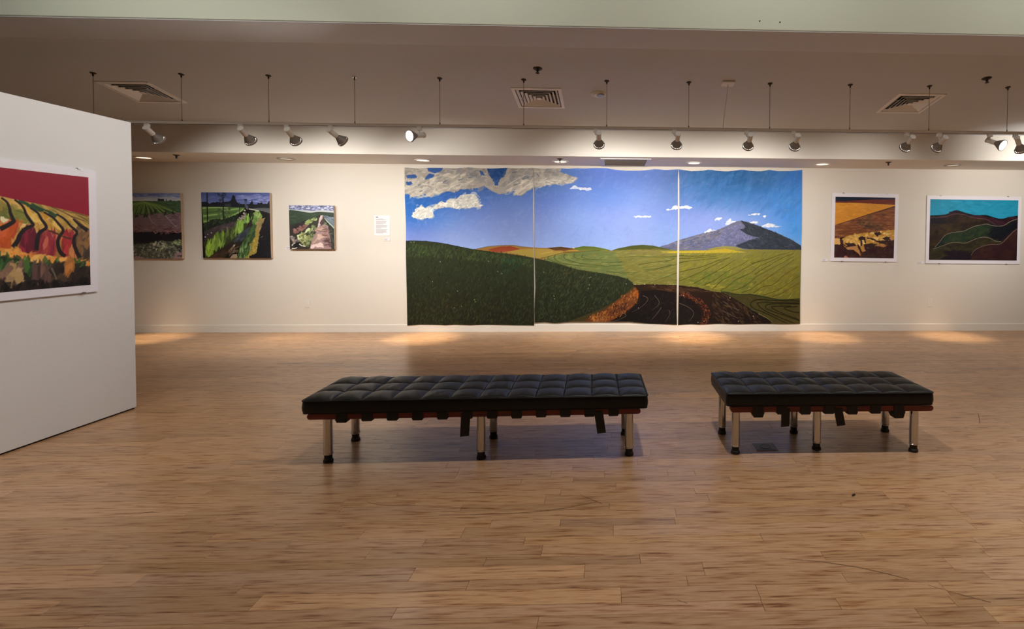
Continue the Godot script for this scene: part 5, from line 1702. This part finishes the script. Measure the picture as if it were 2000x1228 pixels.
func paint_orange() -> Image:
	var q := PackedVector2Array([Vector2(1632.1, 384.0), Vector2(1749.1, 386.1), Vector2(1744.9, 505.0), Vector2(1628.1, 503.8)])
	var c := Canvas.new(420, 420, q, 14, GAIN)
	c.view(1610, 370, 8.187)
	c.poly([100, 80, 1200, 80, 1200, 300, 100, 300], "141e2e")
	c.poly([100, 180, 360, 186, 480, 174, 800, 160, 1200, 158, 1200, 300, 100, 300], "6a3022", 1.0, "5c2420")
	c.dabs([180, 185, 1130, 165, 1130, 230, 180, 205], 50, 60, 6, 2, 4, ["743a28", "5a2620"], 0.5)
	c.poly([100, 210, 500, 214, 800, 228, 1200, 250, 1200, 300, 100, 600], "cf8c2c", 1.0, "c8822a")
	c.dabs([185, 220, 900, 240, 600, 420, 185, 550], 160, 50, 9, 2, 14, ["d8963a", "c4802c", "cc8c38"], 0.35)
	c.poly([100, 588, 180, 568, 460, 482, 740, 392, 1135, 270, 1200, 250, 1200, 640, 900, 670, 100, 800], "7c4a2a", 1.0, "744024")
	c.dabs([185, 570, 700, 410, 1130, 290, 1120, 640, 700, 690, 170, 770], 330, 60, 8, 4, 8, ["8c5834", "6a3e26", "9c663c", "5c3824", "a4703e"], 0.5)
	c.dabs([520, 500, 740, 400, 760, 520, 980, 600, 900, 650, 600, 620], 80, 40, 9, 10, 20, ["4c3a2c", "5c4834", "3c3028"], 0.5)
	c.line([185, 566, 460, 481, 740, 391, 1140, 269], "2c1a18", 2, 6)
	c.poly([100, 800, 170, 780, 240, 785, 260, 810, 350, 745, 560, 705, 760, 684, 1060, 650, 1120, 640, 1130, 1120, 100, 1120], "b88838", 1.0, null, 1.5)
	c.dabs([280, 800, 370, 750, 760, 690, 1080, 660, 1100, 800, 800, 830, 600, 900, 320, 860], 140, 40, 15, 15, 25, ["e0b45c", "cc9c48", "e8c478", "c08c3c"], 0.8)
	c.poly([160, 785, 240, 788, 250, 840, 280, 885, 160, 880], "d8a45c", 1.0, null, 1.0)
	var dk := "382420"
	for p in [[150, 880, 240, 890, 290, 830, 300, 880, 350, 940, 380, 970, 470, 970, 540, 1040, 570, 1080, 640, 980, 620, 880, 760, 860, 830, 880, 800, 910, 940, 925, 1010, 900, 1000, 860, 860, 820, 1120, 810, 1120, 1120, 150, 1120], [245, 795, 300, 830, 290, 900, 250, 860], [320, 860, 470, 860, 520, 905, 430, 920, 400, 940, 360, 900], [520, 870, 560, 900, 600, 1000, 560, 990, 530, 930], [540, 770, 600, 750, 650, 765, 665, 860, 640, 862, 635, 810, 600, 810, 600, 910, 570, 910, 575, 830, 545, 800], [670, 765, 760, 780, 850, 825, 960, 830, 1010, 880, 900, 870, 790, 820, 680, 785], [790, 690, 880, 680, 920, 720, 870, 730, 850, 760, 815, 730], [920, 780, 1000, 750, 1050, 770, 1060, 810, 960, 815]]:
		c.poly(p, dk, 1.0, null, 1.2)
	c.dabs([160, 900, 300, 880, 560, 1000, 800, 930, 1100, 850, 1100, 1080, 160, 1080], 160, 44, 16, 60, 40, ["3c1c1c", "4a2822", "2c1c1c", "46301f", "321618"], 0.6)
	c.poly([300, 900, 350, 935, 420, 915, 500, 905, 530, 945, 520, 975, 560, 1000, 578, 1075, 540, 1030, 470, 970, 360, 965], "b4804c", 1.0, null, 1.0)
	c.poly([600, 890, 625, 890, 640, 960, 660, 985, 600, 1005, 615, 950], "b47c4c", 1.0, null, 1.0)
	c.poly([850, 870, 1000, 900, 960, 922, 810, 900], "b07c48", 0.9, null, 1.0)
	c.poly([1060, 760, 1115, 800, 1070, 820, 1040, 780], "c08c5c", 0.9, null, 1.0)
	c.poly([310, 1070, 340, 1062, 385, 1095, 310, 1098], "a4684c")
	c.line([680, 930, 715, 950], "6c5a50", 5, 3)
	return c.im


func paint_teal() -> Image:
	var q := PackedVector2Array([Vector2(1816.6, 389.0), Vector2(1989.1, 390.9), Vector2(1985.1, 509.3), Vector2(1812.9, 507.6)])
	var c := Canvas.new(520, 360, q, 15, Color(0.95, 1.0, 1.2))
	c.view(1790, 375, 8.186)
	c.poly([150, 80, 1700, 80, 1700, 480, 150, 480], "1f8ea4", 1.0, "2a9eb4")
	c.dabs([220, 120, 1620, 130, 1610, 400, 220, 370], 140, 70, 16, 3, 20, ["2c9cb2", "1c8aa0", "36a4b8"], 0.25)
	c.poly([150, 385, 460, 368, 530, 335, 600, 304, 660, 302, 740, 330, 860, 362, 960, 378, 1090, 372, 1170, 392, 1290, 428, 1380, 432, 1480, 408, 1640, 382, 1640, 1150, 150, 1150], "2a161c", 1.0, "24141a")
	c.line([200, 385, 460, 369, 530, 337, 600, 306, 660, 304, 740, 331, 860, 364, 960, 380, 1090, 374, 1170, 394, 1290, 430, 1380, 434, 1480, 410, 1630, 384], "10151c", 8, 8)
	c.dabs([480, 370, 620, 320, 800, 370, 1100, 390, 1350, 450, 1600, 400, 1500, 480, 1330, 530, 1100, 430], 90, 50, 12, -8, 14, ["3a1c22", "44222a", "2a1218"], 0.6)
	c.poly([150, 420, 440, 395, 560, 360, 650, 350, 780, 366, 900, 410, 1080, 430, 1160, 460, 1250, 515, 1320, 540, 1320, 1150, 150, 1150], "261a14", 1.0, "2e2414")
	c.dabs([220, 430, 640, 365, 1000, 430, 1060, 500, 560, 640, 300, 860, 210, 880], 240, 60, 22, 25, 25, ["2e2014", "3a2a16", "221814", "34241c", "443418"], 0.5)
	c.dabs([220, 430, 440, 410, 420, 490, 220, 500], 30, 50, 18, 10, 20, ["16121a", "1a1418"], 0.6)
	c.line([215, 416, 440, 396, 560, 362, 650, 351, 780, 368, 900, 411, 1080, 431, 1160, 461, 1250, 514, 1320, 540], "664044", 3, 3)
	c.poly([270, 890, 360, 800, 430, 710, 520, 660, 640, 640, 760, 620, 900, 555, 1060, 520, 1120, 510, 1200, 535, 1320, 545, 1400, 530, 1500, 470, 1620, 430, 1620, 830, 270, 900], "1c2418", 1.0, "18201a")
	c.dabs([400, 760, 640, 650, 900, 570, 1120, 530, 1200, 560, 1100, 700, 760, 800, 420, 820], 180, 60, 20, 20, 20, ["223020", "28381e", "1a2a20", "303a1e"], 0.55)
	c.dabs([1190, 560, 1420, 560, 1600, 470, 1590, 560, 1400, 760, 1250, 760], 110, 60, 22, 20, 25, ["10131a", "141a1a", "0e1014"], 0.6)
	c.line([280, 888, 360, 800, 430, 710, 520, 660, 640, 640, 760, 620, 900, 555, 1060, 520, 1120, 511, 1200, 535, 1320, 545, 1400, 530, 1500, 470, 1610, 428], "94826c", 2, 3)
	c.poly([150, 920, 300, 900, 460, 840, 580, 806, 760, 815, 860, 785, 980, 735, 1080, 720, 1160, 735, 1260, 785, 1380, 795, 1380, 1150, 150, 1150], "2c2818", 1.0, "241c18")
	c.dabs([220, 920, 560, 815, 1080, 730, 1340, 800, 1200, 830, 900, 950, 220, 1070], 220, 60, 20, 15, 22, ["383018", "302a18", "403a22", "241e16"], 0.5)
	c.dabs([440, 960, 860, 940, 860, 1080, 440, 1080], 60, 60, 20, 5, 20, ["1c1218", "20141c"], 0.55)
	c.line([260, 912, 460, 840, 580, 806, 760, 816, 860, 785, 980, 735, 1080, 721, 1160, 735, 1260, 785, 1380, 797], "8c8064", 2, 3)
	c.poly([860, 1150, 880, 1000, 940, 920, 1060, 865, 1180, 840, 1310, 838, 1380, 800, 1450, 730, 1540, 640, 1640, 570, 1640, 1150], "321a1a", 1.0, "2a181a")
	c.dabs([900, 1000, 1080, 870, 1320, 840, 1600, 610, 1590, 1070, 880, 1080], 220, 60, 24, 25, 30, ["3c201c", "32181c", "44281c", "2a161c"], 0.5)
	c.line([865, 1010, 900, 955, 940, 920, 1060, 865, 1180, 840, 1310, 838, 1380, 800, 1450, 730, 1540, 640, 1610, 585], "846c58", 2, 3)
	return c.im


func paint_red() -> Image:
	# image part of the print on the display wall, in its own upright numbers
	var P: Transform3D = M.partition
	var w := 1.25
	var cs := PackedVector2Array()
	for e in [[0.300 + w - 0.056, 1.729], [0.356, 1.729], [0.356, 0.981], [0.300 + w - 0.056, 0.981]]:
		cs.append(seen_at(P * Vector3(0.016, e[1], e[0])))
	var c := Canvas.new(680, 450, cs, 16, Color(1.35, 1.35, 1.35))
	c.view(0, 330, 8.19)
	c.poly([-9000, -1500, 1500, -1500, 1500, 900, -9000, 900], "7c1626", 1.0, "84182c")
	c.dabs([-6000, -1000, 1390, 100, 1390, 700, -6000, 0], 90, 60, 30, 10, 30, ["84182c", "741424"], 0.3)
	# the striped hill
	c.poly([-9000, -500, -3000, 150, 0, 430, 210, 480, 500, 535, 900, 620, 1200, 690, 1500, 770, 1500, 1600, 0, 1500, -9000, 1700], "a48038", 1.0, "8c6034")
	c.dabs([-4000, 150, 0, 440, 210, 490, 900, 630, 1400, 750, 1400, 1000, 800, 950, 0, 850, -4000, 800], 420, 60, 20, -35, 22, ["b89448", "8a7834", "c4a460", "6c6c30", "94803c", "cca45c"], 0.5)
	c.dabs([0, 700, 200, 640, 480, 740, 700, 900, 200, 830, 0, 780], 60, 60, 22, -15, 20, ["6c7034", "8c8840", "545c2c"], 0.5)
	for l in [[300, 500, 480, 590, 640, 660, 780, 690, 900, 760], [500, 560, 640, 640, 800, 720]]:
		c.line(l, "23402a", 12, 14, 0.9)
	c.poly([0, 760, 60, 770, 190, 830, 120, 860, 0, 890], "d8d0a8", 1.0, null, 1.5)
	c.poly([280, 850, 460, 885, 380, 950, 300, 930], "dcb884", 1.0, null, 1.5)
	for k in [[380, 620, 470, 660, 640, 780, 680, 880, 560, 850, 450, 720], [620, 720, 760, 740, 880, 860, 960, 930, 900, 960, 760, 880]]:
		c.dabs(k, 40, 50, 20, -40, 18, ["c89c44", "b48434", "d8b468", "a08038"], 0.7)
	for l in [[880, 640, 1100, 740, 1400, 850], [1000, 660, 1200, 720, 1400, 830], [800, 600, 1000, 680, 1200, 800, 1400, 960], [1150, 690, 1400, 760]]:
		c.line(l, "5c4424", 4, 5, 0.8)
		c.line([l[0], l[1] + 14, l[2], l[3] + 16, l[4] if l.size() > 4 else l[2], (l[5] + 16) if l.size() > 4 else l[3] + 16], "b89858", 4, 4, 0.6)
	c.dabs([1020, 980, 1160, 980, 1170, 1080, 1040, 1060], 16, 30, 20, -40, 30, ["b07044", "94583c"], 0.7)
	c.poly([-9000, -1500, 1500, -1500, 1500, 768, 1200, 688, 900, 618, 500, 533, 210, 478, 0, 428, -3000, 150, -9000, -500], "7c1626", 1.0, "84182c")
	# lower slopes: orange and wine red tongues
	c.dabs([-4000, 900, 0, 920, 300, 900, 250, 1230, 0, 1280, -4000, 1280], 220, 70, 26, 70, 20, ["c48438", "d89c4c", "b05c2c", "c46c38", "dca85c"], 0.7)
	c.dabs([0, 960, 220, 930, 140, 1240, 0, 1240], 30, 70, 22, 75, 14, ["b4501f", "c4603a", "a03c28"], 0.7)
	c.dabs([340, 960, 640, 920, 620, 1080, 340, 1100], 50, 50, 22, 70, 24, ["c49a4c", "d8b064", "b08440"], 0.75)
	c.dabs([380, 1060, 540, 1030, 540, 1320, 350, 1320], 60, 80, 22, 86, 8, ["702032", "84283a", "5c1c2c"], 0.85)
	c.dabs([660, 1000, 880, 1000, 880, 1110, 660, 1110], 30, 40, 20, 70, 24, ["c89c50", "b48440"], 0.75)
	c.dabs([650, 1110, 880, 1090, 880, 1360, 650, 1330], 60, 80, 18, 84, 10, ["8c2c38", "6c2430", "a44440", "b46050"], 0.8)
	c.dabs([980, 1060, 1150, 1080, 1200, 1420, 1040, 1400], 60, 80, 18, 82, 10, ["a03034", "c45c40", "84242c", "b47848"], 0.8)
	c.dabs([1220, 1000, 1400, 1000, 1400, 1430, 1280, 1420], 60, 60, 20, 70, 24, ["4c3c30", "6c5038", "3c342c", "84603c"], 0.75)
	# dark rills
	for l in [[20, 460, 110, 530, 150, 620, 165, 700, 205, 800, 215, 840, 120, 900, 0, 960], [230, 490, 340, 570, 390, 650, 420, 730, 510, 860, 520, 900, 400, 960, 320, 1050, 280, 1150, 210, 1250], [480, 620, 600, 700, 660, 800, 740, 930, 640, 1010, 600, 1100, 580, 1300], [700, 690, 850, 780, 930, 870, 1010, 980, 950, 1080, 920, 1180, 960, 1320, 1040, 1400], [900, 720, 1030, 800, 1130, 910, 1230, 1010, 1190, 1090, 1180, 1180, 1230, 1330, 1280, 1420], [1170, 800, 1280, 900, 1400, 985]]:
		c.line(l, "241c1c", 6, 17)
	c.line([780, 985, 880, 1020, 1010, 1080, 1140, 1120], "3c2c20", 7, 6, 0.8)
	# the lower view
	c.view(0, 440, 8.19)
	c.poly([-9000, 300, 0, 360, 150, 400, 340, 440, 560, 470, 950, 500, 1200, 545, 1480, 590, 1480, 690, 1000, 640, 500, 580, 300, 540, 0, 500, -9000, 420], "cc8434", 1.0, "c47c34", 2.0)
	c.dabs([0, 380, 560, 470, 950, 500, 1400, 590, 1400, 660, 900, 610, 300, 540, 0, 490], 70, 50, 20, 5, 30, ["e0984c", "d48c3c", "c4743a", "e4a860"], 0.7)
	c.poly([-9000, 420, 0, 500, 300, 540, 560, 590, 1000, 620, 1480, 670, 1480, 1200, -9000, 1300], "2c2c22", 1.0, "1c1a18", 3.0)
	c.dabs([-5000, 470, 0, 510, 560, 590, 1000, 600, 1400, 640, 1400, 730, 560, 720, 0, 700, -5000, 700], 200, 60, 24, 80, 16, ["2c4a28", "385c2c", "20341f", "4c6c30"], 0.75)
	c.dabs([-5000, 640, 0, 720, 220, 590, 300, 620, 380, 860, 360, 920, 0, 960, -5000, 960], 160, 60, 28, 70, 26, ["8a6c58", "a4846a", "74504c", "5c3c40", "b09468"], 0.75)
	c.poly([180, 600, 300, 570, 240, 690, 330, 780, 390, 880, 360, 940, 280, 920, 220, 850, 150, 780, 210, 720], "a88c5c", 0.9, null, 3.0)
	c.dabs([540, 720, 800, 720, 780, 960, 540, 980], 50, 80, 20, 84, 12, ["5c4440", "74584c", "443432"], 0.75)
	c.dabs([820, 640, 1100, 640, 1400, 760, 1400, 920, 900, 940], 110, 60, 24, 60, 30, ["2c241f", "3c302a", "201a1a", "4c3a2e"], 0.75)
	c.dabs([1050, 560, 1180, 580, 1130, 740, 1060, 730], 20, 60, 16, 80, 14, ["b4743c", "94602f"], 0.7)
	c.line([820, 680, 880, 800, 910, 930], "6c6454", 8, 5, 0.8)
	c.dabs([-5000, 900, 0, 960, 500, 940, 1400, 900, 1400, 1000, -5000, 1100], 90, 60, 24, 60, 40, ["1c1816", "2c2420", "141212"], 0.7)
	c.soften(3.0)
	return c.im
